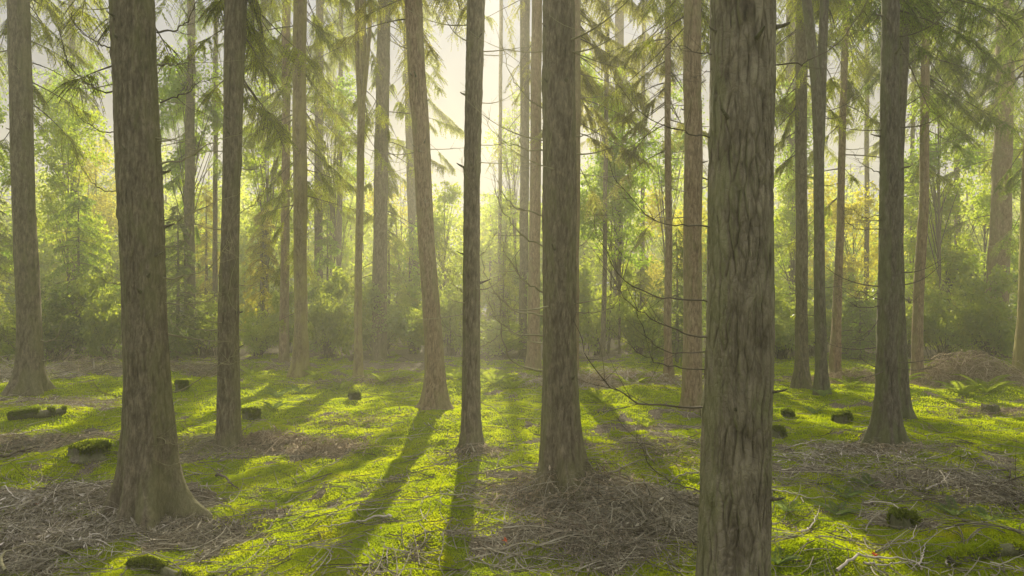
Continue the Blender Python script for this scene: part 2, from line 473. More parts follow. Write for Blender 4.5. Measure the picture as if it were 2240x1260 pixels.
# ------------------------------------------------------------ ground
def axis(lo, hi, step, end_lo, end_hi):
    a = list(np.arange(lo, hi, step))
    s, v, up = step, hi, []
    while v < end_hi:
        up.append(v); s *= 1.16; v += s
    up.append(end_hi)
    s, v, dn = step, lo - step, []
    while v > end_lo:
        dn.append(v); s *= 1.16; v -= s
    dn.append(end_lo)
    return np.array(dn[::-1] + a + up)
gx = axis(-9.5, 9.5, .055, -76, 76)
gy = axis(2.8, 18.2, .055, -16, 64.5)
GX, GY = np.meshgrid(gx, gy)
GZ = ground_z(GX, GY)
V = np.stack([GX, GY, GZ], -1).reshape(-1, 3)
nx, ny = len(gx), len(gy)
ii = (np.arange(ny - 1)[:, None] * nx + np.arange(nx - 1)[None, :]).ravel()
Q = np.stack([ii, ii + 1, ii + nx + 1, ii + nx], -1)
gme = raw_mesh('forest_floor', V, Q, [M['ground']], smooth=True)
la = gme.attributes.new('litter', 'FLOAT', 'POINT')
la.data.foreach_set('value', litter(GX, GY).ravel().astype(np.float32))
go = link('ground', gme)
go['kind'] = 'structure'

# ------------------------------------------------------------ trunks
class Tree:
    pass
TREES = {}

def make_trunk(key, rows, mat, label, name='conifer_tree', Y=None, ztop=15.3, seg=28, zstep=.12, furrow=.012, group='conifer trunks of the wood', lean_y=0.0, lobes=.35):
    """rows: (py, left px, right px) read at the trunk, the last one at its foot"""
    t = Tree()
    py, xl, xr = rows[-1]
    if Y is not None and Y > 10: Y += 2.4
    if Y is None:
        h_ = hit((xl + xr) / 2, py - (xr - xl) * .06)
        Y = h_[1]
    t.Y = Y
    pts = []
    for p, a, b in rows:
        c = at((a + b) / 2, p, Y)
        r = abs(at(b, p, Y)[0] - at(a, p, Y)[0]) / 2
        pts.append((c[2], c[0], r))
    pts.sort()
    z = [q[0] for q in pts]; x = [q[1] for q in pts]; r = [q[2] for q in pts]
    gz = float(ground_z(x[0], Y))
    # continue down under the ground and up past the frame
    z = [min(gz, z[0]) - .35] + z; x = [x[0]] + x; r = [r[0] * 1.12] + r
    sl = (x[-1] - x[-3]) / max(.5, z[-1] - z[-3])
    top = min(max(ztop, z[-1] + 1), 15.6)
    z.append(top); x.append(x[-1] + sl * .8 * (top - z[-2])); r.append(max(.03, r[-1] * max(.25, 1 - (top - z[-2]) / 16)))
    z, x, r = map(np.array, (z, x, r))
    zz = np.concatenate([np.arange(z[0], 3.2, zstep * .6), np.arange(max(3.2, z[0]), top, zstep * (1 if Y < 8 else 2)), [top]]) if top > 3.2 else np.arange(z[0], top, zstep)
    # smooth interpolation
    from_x = np.interp(zz, z, x); from_r = np.interp(zz, z, r)
    k = np.ones(5) / 5
    if len(zz) > 12:
        from_x[2:-2] = np.convolve(from_x, k, 'valid'); from_r[2:-2] = np.convolve(from_r, k, 'valid')
    sd_ = abs(hash(key)) % 97 if False else sum(ord(c) * (i + 3) for i, c in enumerate(key)) % 97
    from_x = from_x + .012 * noise(zz / 1.3, 0, 0, sd_)
    cy = Y + lean_y * zz + .03 * noise(zz / 1.7, 5, 0, sd_)
    t.z, t.x, t.y, t.r, t.gz = zz, from_x, cy, from_r, gz
    ang = np.arange(seg) * 2 * math.pi / seg
    A, Z = np.meshgrid(ang, zz)
    R0 = from_r[:, None]
    base_r = np.interp(2.0, zz, from_r)
    flare = np.clip((R0 - base_r) / max(base_r, .02), 0, 1.5)
    lob = np.sin(A * 4 + sd_) * .5 + np.sin(A * 7 + sd_ * 2.3) * .35 + .5 * noise(np.cos(A) * 2, np.sin(A) * 2, Z * 1.2, sd_)
    R = R0 * (1 + (lobes + .25) * flare * lob * .6) + .26 * R0 * np.clip(np.sin(A * 5 + sd_) + .3 * np.sin(A * 3 + sd_), 0, 1) ** 2 * np.clip(1 - (Z - gz) / .14, 0, 1) ** 1.5
    ca, sa = np.cos(A), np.sin(A)
    rho = R0 * (20 if seg > 100 else 24)
    n2 = noise(ca * rho * 2.2, sa * rho * 2.2, Z * 9, sd_ + 2)
    n3 = noise(ca * 3, sa * 3, Z * 2, sd_ + 3)
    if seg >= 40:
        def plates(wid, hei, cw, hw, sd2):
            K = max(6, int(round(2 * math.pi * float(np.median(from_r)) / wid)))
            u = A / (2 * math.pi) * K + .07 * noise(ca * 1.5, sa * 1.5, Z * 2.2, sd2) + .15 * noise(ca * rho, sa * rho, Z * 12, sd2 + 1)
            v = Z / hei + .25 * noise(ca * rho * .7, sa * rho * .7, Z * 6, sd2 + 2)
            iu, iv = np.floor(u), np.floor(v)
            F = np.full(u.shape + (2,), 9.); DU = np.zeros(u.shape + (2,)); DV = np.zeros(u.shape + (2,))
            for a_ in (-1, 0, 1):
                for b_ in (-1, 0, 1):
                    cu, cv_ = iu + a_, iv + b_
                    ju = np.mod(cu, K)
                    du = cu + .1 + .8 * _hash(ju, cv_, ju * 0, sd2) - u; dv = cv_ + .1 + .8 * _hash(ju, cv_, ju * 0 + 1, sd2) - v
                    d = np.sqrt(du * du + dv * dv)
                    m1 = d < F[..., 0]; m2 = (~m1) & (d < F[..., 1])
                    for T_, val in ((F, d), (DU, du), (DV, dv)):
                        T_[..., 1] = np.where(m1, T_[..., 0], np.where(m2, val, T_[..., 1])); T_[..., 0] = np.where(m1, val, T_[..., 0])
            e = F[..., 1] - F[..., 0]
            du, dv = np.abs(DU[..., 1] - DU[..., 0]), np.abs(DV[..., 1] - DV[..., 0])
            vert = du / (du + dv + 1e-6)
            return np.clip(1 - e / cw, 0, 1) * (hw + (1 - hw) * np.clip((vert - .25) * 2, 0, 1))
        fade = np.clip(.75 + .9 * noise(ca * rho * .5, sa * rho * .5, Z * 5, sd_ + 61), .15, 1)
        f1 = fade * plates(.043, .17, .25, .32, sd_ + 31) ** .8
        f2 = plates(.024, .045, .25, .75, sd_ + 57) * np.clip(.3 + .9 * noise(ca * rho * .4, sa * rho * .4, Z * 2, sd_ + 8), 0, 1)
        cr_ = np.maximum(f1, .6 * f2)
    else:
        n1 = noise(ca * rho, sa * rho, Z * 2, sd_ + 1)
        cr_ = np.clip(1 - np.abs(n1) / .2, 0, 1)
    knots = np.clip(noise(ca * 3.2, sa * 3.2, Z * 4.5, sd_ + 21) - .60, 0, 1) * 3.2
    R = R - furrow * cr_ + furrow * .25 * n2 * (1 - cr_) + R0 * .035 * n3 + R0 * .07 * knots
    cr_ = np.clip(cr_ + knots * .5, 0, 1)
    Vx = from_x[:, None] + R * ca; Vy = cy[:, None] + R * sa
    org = np.array([np.interp(gz, zz, from_x), Y, gz])
    V = np.stack([Vx, Vy, Z], -1).reshape(-1, 3) - org
    nz_ = len(zz)
    i = np.arange(nz_ - 1)[:, None] * seg; kk = np.arange(seg)[None, :]; k2 = (kk + 1) % seg
    Q = np.stack([i + kk, i + k2, i + seg + k2, i + seg + kk], -1).reshape(-1, 4)
    t.root = root(name, org, label, 'tree', group)
    t.org = org
    me = raw_mesh('trunk', V, Q, [mat], smooth=True)
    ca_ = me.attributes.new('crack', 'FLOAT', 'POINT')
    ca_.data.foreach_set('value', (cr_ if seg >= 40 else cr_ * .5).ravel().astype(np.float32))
    link('trunk', me, t.root)
    t.key = key
    TREES[key] = t
    return t

def trunk_at(t, z):
    return np.array([np.interp(z, t.z, t.x), np.interp(z, t.z, t.y), z]), float(np.interp(z, t.z, t.r))

G = 'tall straight conifers of the wood'
BG, BD, BW, BO = M['bark_grey'], M['bark_dark'], M['bark_warm'], M['bark_gold']
make_trunk('T1', [(-60, 20, 62), (0, 22, 64), (200, 25, 69), (420, 30, 73), (560, 34, 79), (700, 39, 86), (780, 40, 92), (820, 36, 96), (845, 28, 102), (862, 18, 106)], M['bark_grey'], 'brown trunk with flared foot at the left edge, dead curly twigs beside it', seg=40, lobes=.5)
make_trunk('T2', [(-60, 243, 330), (0, 247, 337), (100, 253, 341), (200, 257, 346), (420, 262, 355), (700, 273, 362), (840, 276, 370), (930, 274, 378), (1000, 268, 384), (1050, 262, 392), (1090, 252, 404), (1135, 238, 420)], BG, 'thickest dark trunk on the left with a broad flared foot', seg=96, zstep=.035, furrow=.016, lobes=.5)
make_trunk('T3', [(-60, 492, 540), (0, 491, 537), (200, 489, 530), (420, 486, 523), (560, 482, 521), (700, 478, 521), (850, 477, 523), (930, 474, 524), (985, 466, 527)], BG, 'slim brown trunk wrapped in thin twigs, right of the thick left trunk', seg=64, zstep=.05, furrow=.011)
make_trunk('T4', [(-40, 618, 636), (400, 617, 635), (650, 613, 632), (795, 609, 633)], BW, 'thin pale trunk just left of the ochre stained trunk', Y=15.2, seg=20)
make_trunk('T5', [(-60, 642, 670), (0, 642, 670), (420, 642, 672), (600, 644, 672), (700, 643, 672), (780, 641, 675), (828, 631, 681)], BO, 'straight trunk with ochre algae stain and a flared foot, left of centre', seg=32)
make_trunk('T6', [(-40, 691, 707), (300, 688, 706), (500, 687, 705), (800, 685, 706)], BG, 'hazy pale trunk behind foliage, right of the ochre stained trunk', Y=19.5, seg=16)
make_trunk('T7', [(-40, 788, 803), (200, 785, 801), (420, 779, 796), (600, 776, 792), (760, 775, 793), (830, 771, 796)], BO, 'very slim ochre green trunk left of the leaning trunk', seg=24)
make_trunk('T8', [(-40, 828, 856), (200, 823, 852), (420, 818, 848), (800, 812, 846)], BG, 'broad hazy trunk fading into the undergrowth left of the leaning trunk', Y=15.6, seg=20)
make_trunk('T9', [(-60, 882, 920), (0, 886, 924), (100, 891, 929), (200, 897, 936), (400, 908, 944), (560, 918, 954), (650, 924, 962), (760, 929, 971), (830, 928, 977), (870, 922, 983), (902, 914, 991)], BW, 'leaning reddish brown trunk at the centre, its top tilted to the left', seg=56, zstep=.06, furrow=.010)
make_trunk('T9b', [(-40, 880, 905), (400, 890, 913), (560, 896, 918), (800, 898, 922)], BG, 'pale blue hazy trunk directly behind the leaning trunk', Y=22, seg=16)
make_trunk('T10', [(-60, 1023, 1063), (0, 1022, 1062), (200, 1018, 1056), (420, 1014, 1050), (700, 1011, 1050), (900, 1010, 1051), (950, 1006, 1054), (990, 998, 1062)], BG, 'straight trunk with the sun behind its top, right of the leaning trunk', seg=64, zstep=.05)
make_trunk('T11', [(-40, 1163, 1186), (300, 1160, 1184), (700, 1155, 1181), (780, 1152, 1182), (838, 1140, 1188)], BW, 'pale trunk half hidden on the left of the thick central trunk', Y=13.4, seg=28)
make_trunk('T11b', [(-40, 1138, 1160), (300, 1138, 1158), (700, 1135, 1154), (810, 1133, 1156)], BG, 'faint hazy trunk left of the thick central trunk, farther back', Y=17.5, seg=20)
make_trunk('T12', [(-60, 1188, 1255), (0, 1187, 1256), (420, 1185, 1260), (560, 1185, 1259), (700, 1186, 1258), (800, 1185, 1261), (900, 1182, 1267), (960, 1180, 1273), (1010, 1176, 1281), (1060, 1166, 1292), (1090, 1158, 1300)], BG, 'thick trunk right of centre standing in a heap of dead twigs', seg=88, zstep=.04, furrow=.014)
make_trunk('T13', [(-40, 1232, 1270), (300, 1230, 1269), (780, 1226, 1267), (832, 1220, 1270)], BW, 'narrow trunk peeping out behind the right side of the thick central trunk', seg=24)
make_trunk('T14', [(-40, 1323, 1334), (300, 1321, 1331), (600, 1317, 1327), (800, 1312, 1324)], BG, 'very thin hazy stem amid bright green leaves right of centre', Y=16.4, seg=16, ztop=9)
make_trunk('T15', [(-40, 1346, 1366), (300, 1344, 1363), (800, 1340, 1362)], BG, 'grey blue faded trunk behind bright leaves right of centre', Y=24, seg=16)
make_trunk('T16', [(-40, 1455, 1468), (300, 1454, 1468), (600, 1454, 1470), (780, 1452, 1470), (836, 1448, 1473)], BW, 'slim light brown trunk left of the medium trunk and the big near trunk', seg=24)
make_trunk('T17', [(-60, 1497, 1534), (0, 1497, 1534), (420, 1495, 1535), (700, 1495, 1534), (850, 1491, 1536), (900, 1486, 1542)], BW, 'medium trunk close behind the left side of the big near trunk', seg=48, zstep=.07)
make_trunk('T18', [(-80, 1560, 1697), (0, 1558, 1696), (210, 1556, 1692), (420, 1550, 1689), (560, 1546, 1687), (700, 1541, 1683), (850, 1535, 1680), (1000, 1530, 1679), (1260, 1520, 1676), (1420, 1508, 1684)], M['bark_near'], 'largest nearest trunk on the right with furrowed bark, cut by the bottom edge', Y=3.9, seg=260, zstep=.014, furrow=.0125)
make_trunk('T19', [(-40, 1720, 1744), (300, 1722, 1745), (700, 1726, 1746), (800, 1724, 1748)], BG, 'faint grey trunk just behind the rooty trunk right of the big near trunk', Y=20, seg=16)
make_trunk('T20', [(-60, 1744, 1770), (0, 1743, 1768), (420, 1741, 1765), (700, 1739, 1765), (800, 1738, 1768), (850, 1728, 1774)], BG, 'mossy brown trunk with a root leaning on it, first right of the near trunk', seg=32)
make_trunk('T21', [(-60, 1796, 1816), (0, 1795, 1813), (120, 1790, 1810), (220, 1783, 1808), (420, 1780, 1801), (700, 1784, 1808), (800, 1786, 1812), (866, 1782, 1819)], BD, 'dark forked trunk whose two stems join high up', seg=32)
make_trunk('T22', [(-60, 1845, 1860), (0, 1843, 1857), (420, 1833, 1848), (700, 1820, 1839), (822, 1814, 1840)], BW, 'slim pale trunk leaning slightly right, left of the tall dark trunk', seg=24)
make_trunk('T23', [(-60, 1933, 1968), (0, 1932, 1967), (420, 1926, 1968), (560, 1924, 1968), (700, 1920, 1962), (850, 1915, 1962), (920, 1907, 1967), (980, 1893, 1980)], BD, 'tall dark trunk on the right with twisting dead twigs and flared foot', seg=64, zstep=.05)
make_trunk('T24', [(-60, 1970, 1990), (0, 1969, 1989), (420, 1958, 1976), (560, 1956, 1974), (700, 1961, 1980), (850, 1967, 1990), (920, 1962, 2000)], BD, 'narrow trunk close behind the right side of the tall dark trunk', seg=32)
make_trunk('T25', [(-60, 2020, 2037), (0, 2019, 2036), (100, 2017, 2034), (420, 2011, 2030), (700, 1999, 2021), (800, 1996, 2020), (840, 1990, 2024)], BW, 'smooth orange brown trunk leaning right, sunlit along its left edge', seg=28)
make_trunk('T26', [(-60, 2181, 2215), (300, 2177, 2212), (660, 2161, 2205), (800, 2155, 2205)], BW, 'wide pinkish brown trunk rising from the bushes near the right edge', Y=16.6, seg=28)
make_trunk('T27', [(-60, 2246, 2268), (420, 2236, 2262), (700, 2228, 2256), (835, 2218, 2262)], BO, 'orange trunk cut by the right edge of the picture', seg=28)
make_trunk('T28', [(-40, 413, 428), (420, 404, 425), (700, 402, 426), (780, 398, 428)], BG, 'hazy grey trunk between the thick left trunk and the twig wrapped one', Y=17, seg=20)

for k_, lab_, rows_, Y_ in [
    ('B1', 'thin hazy stem just left of the twig wrapped trunk', [(-40, 468, 478), (400, 466, 476), (790, 463, 475)], 19),
    ('B2', 'thin hazy stem right of the twig wrapped trunk', [(-40, 571, 581), (400, 570, 580), (790, 567, 579)], 22),
    ('B3', 'slim hazy stem midway between ochre stained and very slim trunks', [(-40, 742, 752), (400, 738, 749), (790, 733, 745)], 23),
    ('B4', 'thin stem against the bright sky right of the sunlit trunk', [(-40, 1092, 1100), (400, 1090, 1098), (790, 1088, 1097)], 26),
    ('B5', 'thin hazy stem between the faded grey trunk and the slim light brown one', [(-40, 1404, 1412), (400, 1402, 1411), (790, 1400, 1410)], 23),
    ('B6', 'thin hazy stem between slim pale trunk and tall dark trunk', [(-40, 1893, 1902), (400, 1891, 1901), (790, 1888, 1899)], 22),
    ('B7', 'thin hazy stem left of the smooth orange trunk', [(-40, 1996, 2004), (400, 1992, 2001), (790, 1985, 1995)], 20),
    ('B8', 'thin hazy stem right of the smooth orange trunk', [(-40, 2092, 2103), (400, 2088, 2100), (790, 2084, 2097)], 22),
    ('B9', 'thin hazy stem between the leftmost and the thick left trunk', [(-40, 150, 161), (400, 155, 167), (790, 158, 171)], 22)]:
    make_trunk(k_, rows_, BG, lab_, Y=Y_, seg=12, ztop=11)

# forked second stem of T21
def side_stem(t, pts_px, radii, mat, name):
    P = np.array([at(px, py, t.Y + dy) for px, py, dy in pts_px])
    C = catmull(P, 40)
    R = np.interp(np.linspace(0, 1, 40), np.linspace(0, 1, len(radii)), radii)
    g = Geo(); g.tubes((C - t.org)[None], R[None], 14)
    link(name, g.build(name, [mat], True), t.root)
t21 = TREES['T21']
side_stem(t21, [(1792, 300, 0), (1786, 200, -.02), (1778, 120, -.05), (1768, 30, -.1), (1755, -90, -.2), (1735, -400, -.4)], [.10, .085, .08, .08, .075, .05], BD, 'side_stem')
t7 = TREES['T7']
side_stem(t7, [(789, 260, .05), (782, 120, .1), (781, 0, .12), (779, -200, .15)], [.05, .05, .045, .03], BO, 'side_stem')
side_stem(t7, [(792, 250, -.05), (806, 100, -.1), (811, 0, -.1), (818, -200, -.1)], [.05, .04, .04, .03], BO, 'side_stem')
t20 = TREES['T20']
side_stem(t20, [(1748, 730, -.2), (1755, 790, -.32), (1768, 835, -.4), (1782, 852, -.5)], [.02, .025, .03, .03], BG, 'root')

# ------------------------------------------------------------ dead branches
def twig_geo(g, C, r0, n_side=6, side_len=.35, rng=RNG, slot=0, up=.3, sides=5):
    """one curved branch C (S,3) with thin side twigs"""
    n = len(C)
    tt = np.linspace(0, 1, n)
    g.tubes(C[None], (r0 * (1 - .82 * tt ** .8))[None], sides, slot)
    T = norm(np.gradient(C, axis=0))
    for _ in range(n_side):
        k = int(rng.uniform(.25, .95) * (n - 1))
        d = norm(T[k] * rng.uniform(.4, 1.1) + rng.normal(size=3) * .55 + np.array([0, 0, up * rng.uniform(-.3, 1)]))
        L = side_len * rng.uniform(.3, 1.1) * (1 - .5 * tt[k])
        s = np.linspace(0, 1, 6)[:, None]
        bend = rng.normal(size=3) * .25 + np.array([0, 0, up])
        P = C[k] + d * L * s + bend * L * .5 * s ** 2
        g.tubes(P[None], (r0 * .4 * (1 - .5 * tt[k]) * (1 - .7 * s[:, 0]))[None], 3, slot)

def hero_branch(key, pts, r, mat='dark_twig', n_side=7, side_len=.3, dy=(0, -.4)):
    """branch drawn through photo pixels (first at the trunk), bending out of the trunk's plane by dy"""
    t = TREES[key]
    n = len(pts)
    P = np.array([at(px, py, t.Y + dy[0] + (dy[1] - dy[0]) * (i / (n - 1)) ** 1.3) for i, (px, py) in enumerate(pts)])
    C = catmull(P, 22)
    C = C + .014 * np.stack([noise(np.arange(22) * .8, k, 0, int(pts[0][1]) + k) for k in range(3)], -1)
    g = Geo()
    twig_geo(g, C - t.org, r * (.72 if key == 'T18' else .8), n_side + 5, side_len * 1.2)
    return link('dead_branch', g.build('dead_branch', [M[mat]], True), t.root)

for pts, r in [
    ([(1560, 498), (1500, 495), (1440, 480), (1395, 450), (1345, 390), (1315, 320)], .0075),
    ([(1556, 660), (1480, 655), (1410, 640), (1365, 608), (1330, 560), (1305, 500), (1290, 430)], .0075),
    ([(1550, 737), (1490, 728), (1430, 700), (1380, 665), (1335, 620), (1310, 560)], .007),
    ([(1550, 772), (1490, 775), (1440, 755), (1405, 715), (1392, 650), (1380, 560)], .005),
    ([(1545, 892), (1460, 889), (1380, 875), (1330, 840), (1290, 790), (1262, 720), (1255, 660)], .0095),
    ([(1548, 808), (1470, 802), (1420, 782), (1370, 750), (1325, 710)], .0055),
    ([(1572, 122), (1530, 116), (1480, 96), (1440, 70)], .006), ([(1562, 298), (1520, 296), (1460, 275), (1400, 240), (1350, 180), (1330, 110)], .0065),
    ([(1565, 145), (1540, 160), (1515, 172), (1480, 180)], .004), ([(1540, 1080), (1480, 1060), (1430, 1020), (1390, 960), (1330, 890)], .006),
    ([(1540, 1190), (1500, 1180), (1460, 1150), (1440, 1110)], .006)]:
    hero_branch('T18', pts, r, dy=(0, -.25))
hero_branch('T18', [(1688, 139), (1740, 140), (1780, 130), (1830, 98), (1870, 48), (1905, -10), (1930, -80)], .0075, dy=(0, .5))
hero_branch('T18', [(1640, 640), (1655, 634), (1663, 660), (1660, 700)], .0, n_side=0) if False else None
for pts, r in [([(1190, 537), (1150, 520), (1115, 480), (1090, 440), (1078, 380)], .010), ([(1190, 640), (1150, 618), (1120, 580), (1100, 530)], .011),
               ([(1190, 688), (1130, 680), (1085, 640), (1058, 590), (1050, 540)], .010), ([(1190, 735), (1130, 728), (1085, 695), (1060, 640)], .010),
               ([(1190, 814), (1125, 796), (1100, 750), (1096, 690), (1090, 620)], .012), ([(1190, 330), (1140, 325), (1090, 300), (1050, 250)], .008),
               ([(1190, 470), (1130, 455), (1095, 415), (1070, 350)], .009), ([(1190, 240), (1140, 200), (1110, 140), (1090, 70)], .008),
               ([(1190, 1020), (1120, 1020), (1070, 1030), (1030, 1035)], .010), ([(1255, 682), (1300, 683), (1340, 670), (1360, 640)], .008),
               ([(1255, 300), (1300, 290), (1350, 250), (1400, 180)], .008)]:
    hero_branch('T12', pts, r, 'green_twig', dy=(0, -.6))
for pts, r in [([(258, 203), (215, 195), (170, 165), (140, 120), (130, 60)], .011), ([(262, 110), (215, 95), (170, 60), (150, 10)], .010),
               ([(262, 290), (220, 285), (180, 260), (155, 220)], .008), ([(268, 420), (225, 415), (185, 380), (160, 310)], .009),
               ([(270, 625), (235, 618), (200, 600)], .008), ([(355, 610), (405, 606), (450, 590), (480, 560), (500, 520)], .011), ([(358, 664), (410, 667), (450, 660), (490, 640)], .010),
               ([(352, 480), (390, 480), (430, 462), (475, 440), (530, 420)], .009), ([(350, 540), (395, 536), (420, 500), (435, 450)], .008),
               ([(352, 360), (400, 350), (440, 325), (490, 305), (560, 290)], .012), ([(345, 73), (390, 60), (420, 30), (440, -20)], .012),
               ([(350, 222), (400, 205), (440, 180), (490, 165)], .009), ([(345, 140), (390, 142), (440, 128)], .008),
               ([(372, 700), (400, 730), (440, 740)], .005), ([(380, 860), (430, 835), (480, 800), (530, 790)], .009),
               ([(275, 870), (230, 862), (190, 830)], .008), ([(330, 1005), (365, 1018), (400, 1010), (415, 1000)], .007), ([(300, 930), (340, 955), (380, 972), (400, 960)], .007)]:
    hero_branch('T2', pts, r, 'green_twig' if pts[0][1] > 300 else 'dark_twig', dy=(0, -.5))
for pts, r in [([(520, 470), (560, 440), (590, 400)], .008), ([(485, 410), (450, 420), (420, 440)], .006), ([(482, 600), (450, 640), (420, 700)], .006),
               ([(520, 690), (500, 640), (515, 560), (500, 500), (520, 440)], .007), ([(480, 800), (520, 760), (505, 700)], .006), ([(525, 950), (560, 920), (600, 930)], .009), ([(475, 960), (430, 955), (400, 930), (380, 935)], .010)]:
    hero_branch('T3', pts, r, 'green_twig', dy=(-.1, -.5))
for pts, r in [([(1012, 740), (985, 720), (960, 690), (950, 640)], .008), ([(1050, 760), (1085, 740), (1110, 700)], .007), ([(1014, 640), (990, 620), (975, 580)], .007),
               ([(1048, 880), (1090, 900), (1130, 960), (1160, 1010)], .008), ([(1050, 560), (1075, 530), (1090, 490)], .007), ([(1015, 950), (985, 960), (965, 1000)], .008)]:
    hero_branch('T10', pts, r, 'green_twig', dy=(0, -.4))
for pts, r in [([(1925, 500), (1880, 502), (1850, 480), (1840, 450)], .009), ([(1925, 470), (1890, 475), (1860, 455)], .008), ([(1925, 670), (1880, 672), (1840, 650)], .009),
               ([(1922, 640), (1890, 655), (1850, 640), (1830, 620)], .008), ([(1926, 380), (1890, 360), (1860, 330)], .008), ([(1966, 640), (1990, 660), (2010, 650)], .007),
               ([(1920, 700), (1890, 740), (1850, 745)], .007), ([(1940, 560), (1955, 600), (1945, 640)], .008)]:
    hero_branch('T23', pts, r, 'dark_twig', dy=(0, -.5))
hero_branch('T1', [(90, 745), (115, 745), (130, 725), (137, 700)], .016, 'green_twig', 5, .5)
hero_branch('T1', [(92, 790), (112, 785), (118, 775)], .016, 'green_twig', 3, .3)
hero_branch('T1', [(45, 770), (20, 750), (5, 720), (-10, 670)], .014, 'green_twig', 8, .6)
hero_branch('T1', [(42, 800), (15, 800), (-10, 775)], .014, 'green_twig', 8, .5)

def stubs(key, n, zlo, zhi):
    t = TREES[key]
    rng = np.random.default_rng(sum(map(ord, key)) + 9)
    for _ in range(n):
        z = rng.uniform(zlo, zhi); az = rng.uniform(math.pi * .9, math.pi * 2.1)
        c, r = trunk_at(t, z)
        d = norm(np.array([math.cos(az), math.sin(az), rng.uniform(-.1, .35)]))
        L = rng.uniform(.03, .13); s_ = np.linspace(0, 1, 6)
        P = c + d * (r * .93) + d * L * s_[:, None] + np.array([0, 0, .02]) * s_[:, None] ** 2
        g = Geo(); g.tubes((P - t.org)[None], (np.array([.022, .015, .012, .010, .009, .004]) * rng.uniform(.6, 1.1))[None], 7)
        link('branch_stub', g.build('branch_stub', [M['bark_dark']], True), t.root)
stubs('T18', 11, .5, 4); stubs('T2', 9, .8, 4.5); stubs('T12', 8, .8, 5); stubs('T3', 6, .8, 5); stubs('T9', 6, 1, 6); stubs('T10', 6, 1, 5); stubs('T23', 6, 1, 5); stubs('T17', 5, 1, 5); stubs('T1', 4, 1, 5)

def auto_dead(key, n, zlo, zhi, length=1.0, mat='dark_twig', seed=0):
    t = TREES[key]
    rng = np.random.default_rng(seed + 100)
    for _ in range(n):
        z = rng.uniform(zlo, zhi); az = rng.uniform(0, 2 * math.pi)
        c, r = trunk_at(t, z)
        d = np.array([math.cos(az), math.sin(az) * .8, rng.uniform(-.25, .1)])
        L = length * rng.uniform(.4, 1.2)
        s = np.linspace(0, 1, 14)[:, None]
        P = c + d * (r * .85) + d * L * s + np.array([0, 0, rng.uniform(.1, .55)]) * L * s ** 2.2 + rng.normal(size=3) * .12 * L * s ** 2
        g = Geo(); twig_geo(g, P - t.org, rng.uniform(.005, .010), 8, .4 * L, rng)
        link('dead_branch', g.build('dead_branch', [M[mat]], True), t.root)
for k, n, a, b, L, m_ in [('T1', 10, 2.2, 7, 1.0, 'green_twig'), ('T2', 10, 1.2, 5, .8, 'green_twig'), ('T3', 18, .6, 6, .75, 'green_twig'), ('T5', 12, 2, 8, .9, 'dead_wood'), ('T7', 8, 2, 7, .7, 'dead_wood'),
                         ('T8', 12, 3, 7, 1.2, 'dead_wood'), ('T9', 6, 3, 6, .8, 'dead_wood'), ('T10', 16, 1, 6, .8, 'green_twig'), ('T11', 14, 2, 8, 1.1, 'dead_wood'), ('T11b', 14, 2, 9, 1.3, 'dead_wood'), ('T12', 14, 1.2, 5.5, .9, 'green_twig'), ('T13', 8, 2, 8, 1.2, 'dead_wood'),
                         ('T14', 12, 2, 7, 1.1, 'dead_wood'), ('T16', 14, 2, 7, 1.2, 'dead_wood'), ('T17', 10, 2, 6, .9, 'dead_wood'), ('T20', 14, 1.5, 7, 1., 'dead_wood'),
                         ('T21', 14, 1.2, 7, .8, 'dark_twig'), ('T22', 12, 1, 7, .9, 'dead_wood'), ('T23', 18, .9, 6, .8, 'dark_twig'), ('T24', 8, 1, 6, .6, 'dead_wood'), ('T25', 10, 2, 7, 1, 'dead_wood'),
                         ('T26', 10, 2, 7, 1.2, 'dead_wood'), ('T28', 14, 1, 8, 1.3, 'dead_wood'), ('T4', 8, 1, 7, .9, 'dead_wood'), ('T6', 8, 2, 9, 1.3, 'dead_wood'), ('T27', 6, 1, 6, .8, 'dead_wood')]:
    auto_dead(k, n, a, b, L, m_, sum(map(ord, k)))

# ------------------------------------------------------------ conifer foliage
def needle_twigs(g, P0, D, L, slot, rng, m=9, nl=.06, nw=.02, droop=.9):
    """many twigs: start P0 (N,3), direction D (N,3), length L (N); needles both sides, lying in a drooping fan"""
    N = len(P0)
    s = (np.arange(m) + .6) / m
    P = P0[:, None, :] + D[:, None, :] * (L[:, None] * s)[..., None]
    P[..., 2] -= droop * L[:, None] * s ** 2 * .5
    T = norm(np.gradient(P, axis=1))
    up = norm(np.broadcast_to(np.array([0, 0, 1.]), T.shape) + rng.normal(size=T.shape) * .35)
    side = norm(np.cross(T, up))
    for sg in (-1, 1):
        d = norm(T * .75 + side * sg * .8 + rng.normal(size=T.shape) * .22 - np.array([0, 0, .25]))
        wv = norm(np.cross(d, up + rng.normal(size=T.shape) * .5))
        l = nl * rng.uniform(.6, 1.25, size=(N, m)) * (1.15 - .55 * s)
        g.leaves(P.reshape(-1, 3), d.reshape(-1, 3), wv.reshape(-1, 3), l.reshape(-1), (l * nw / nl).reshape(-1), slot)
    # the twig itself
    g.tubes(P[:, ::max(1, m // 4)], np.full(P[:, ::max(1, m // 4)].shape[:2], .0025), 3, 0)

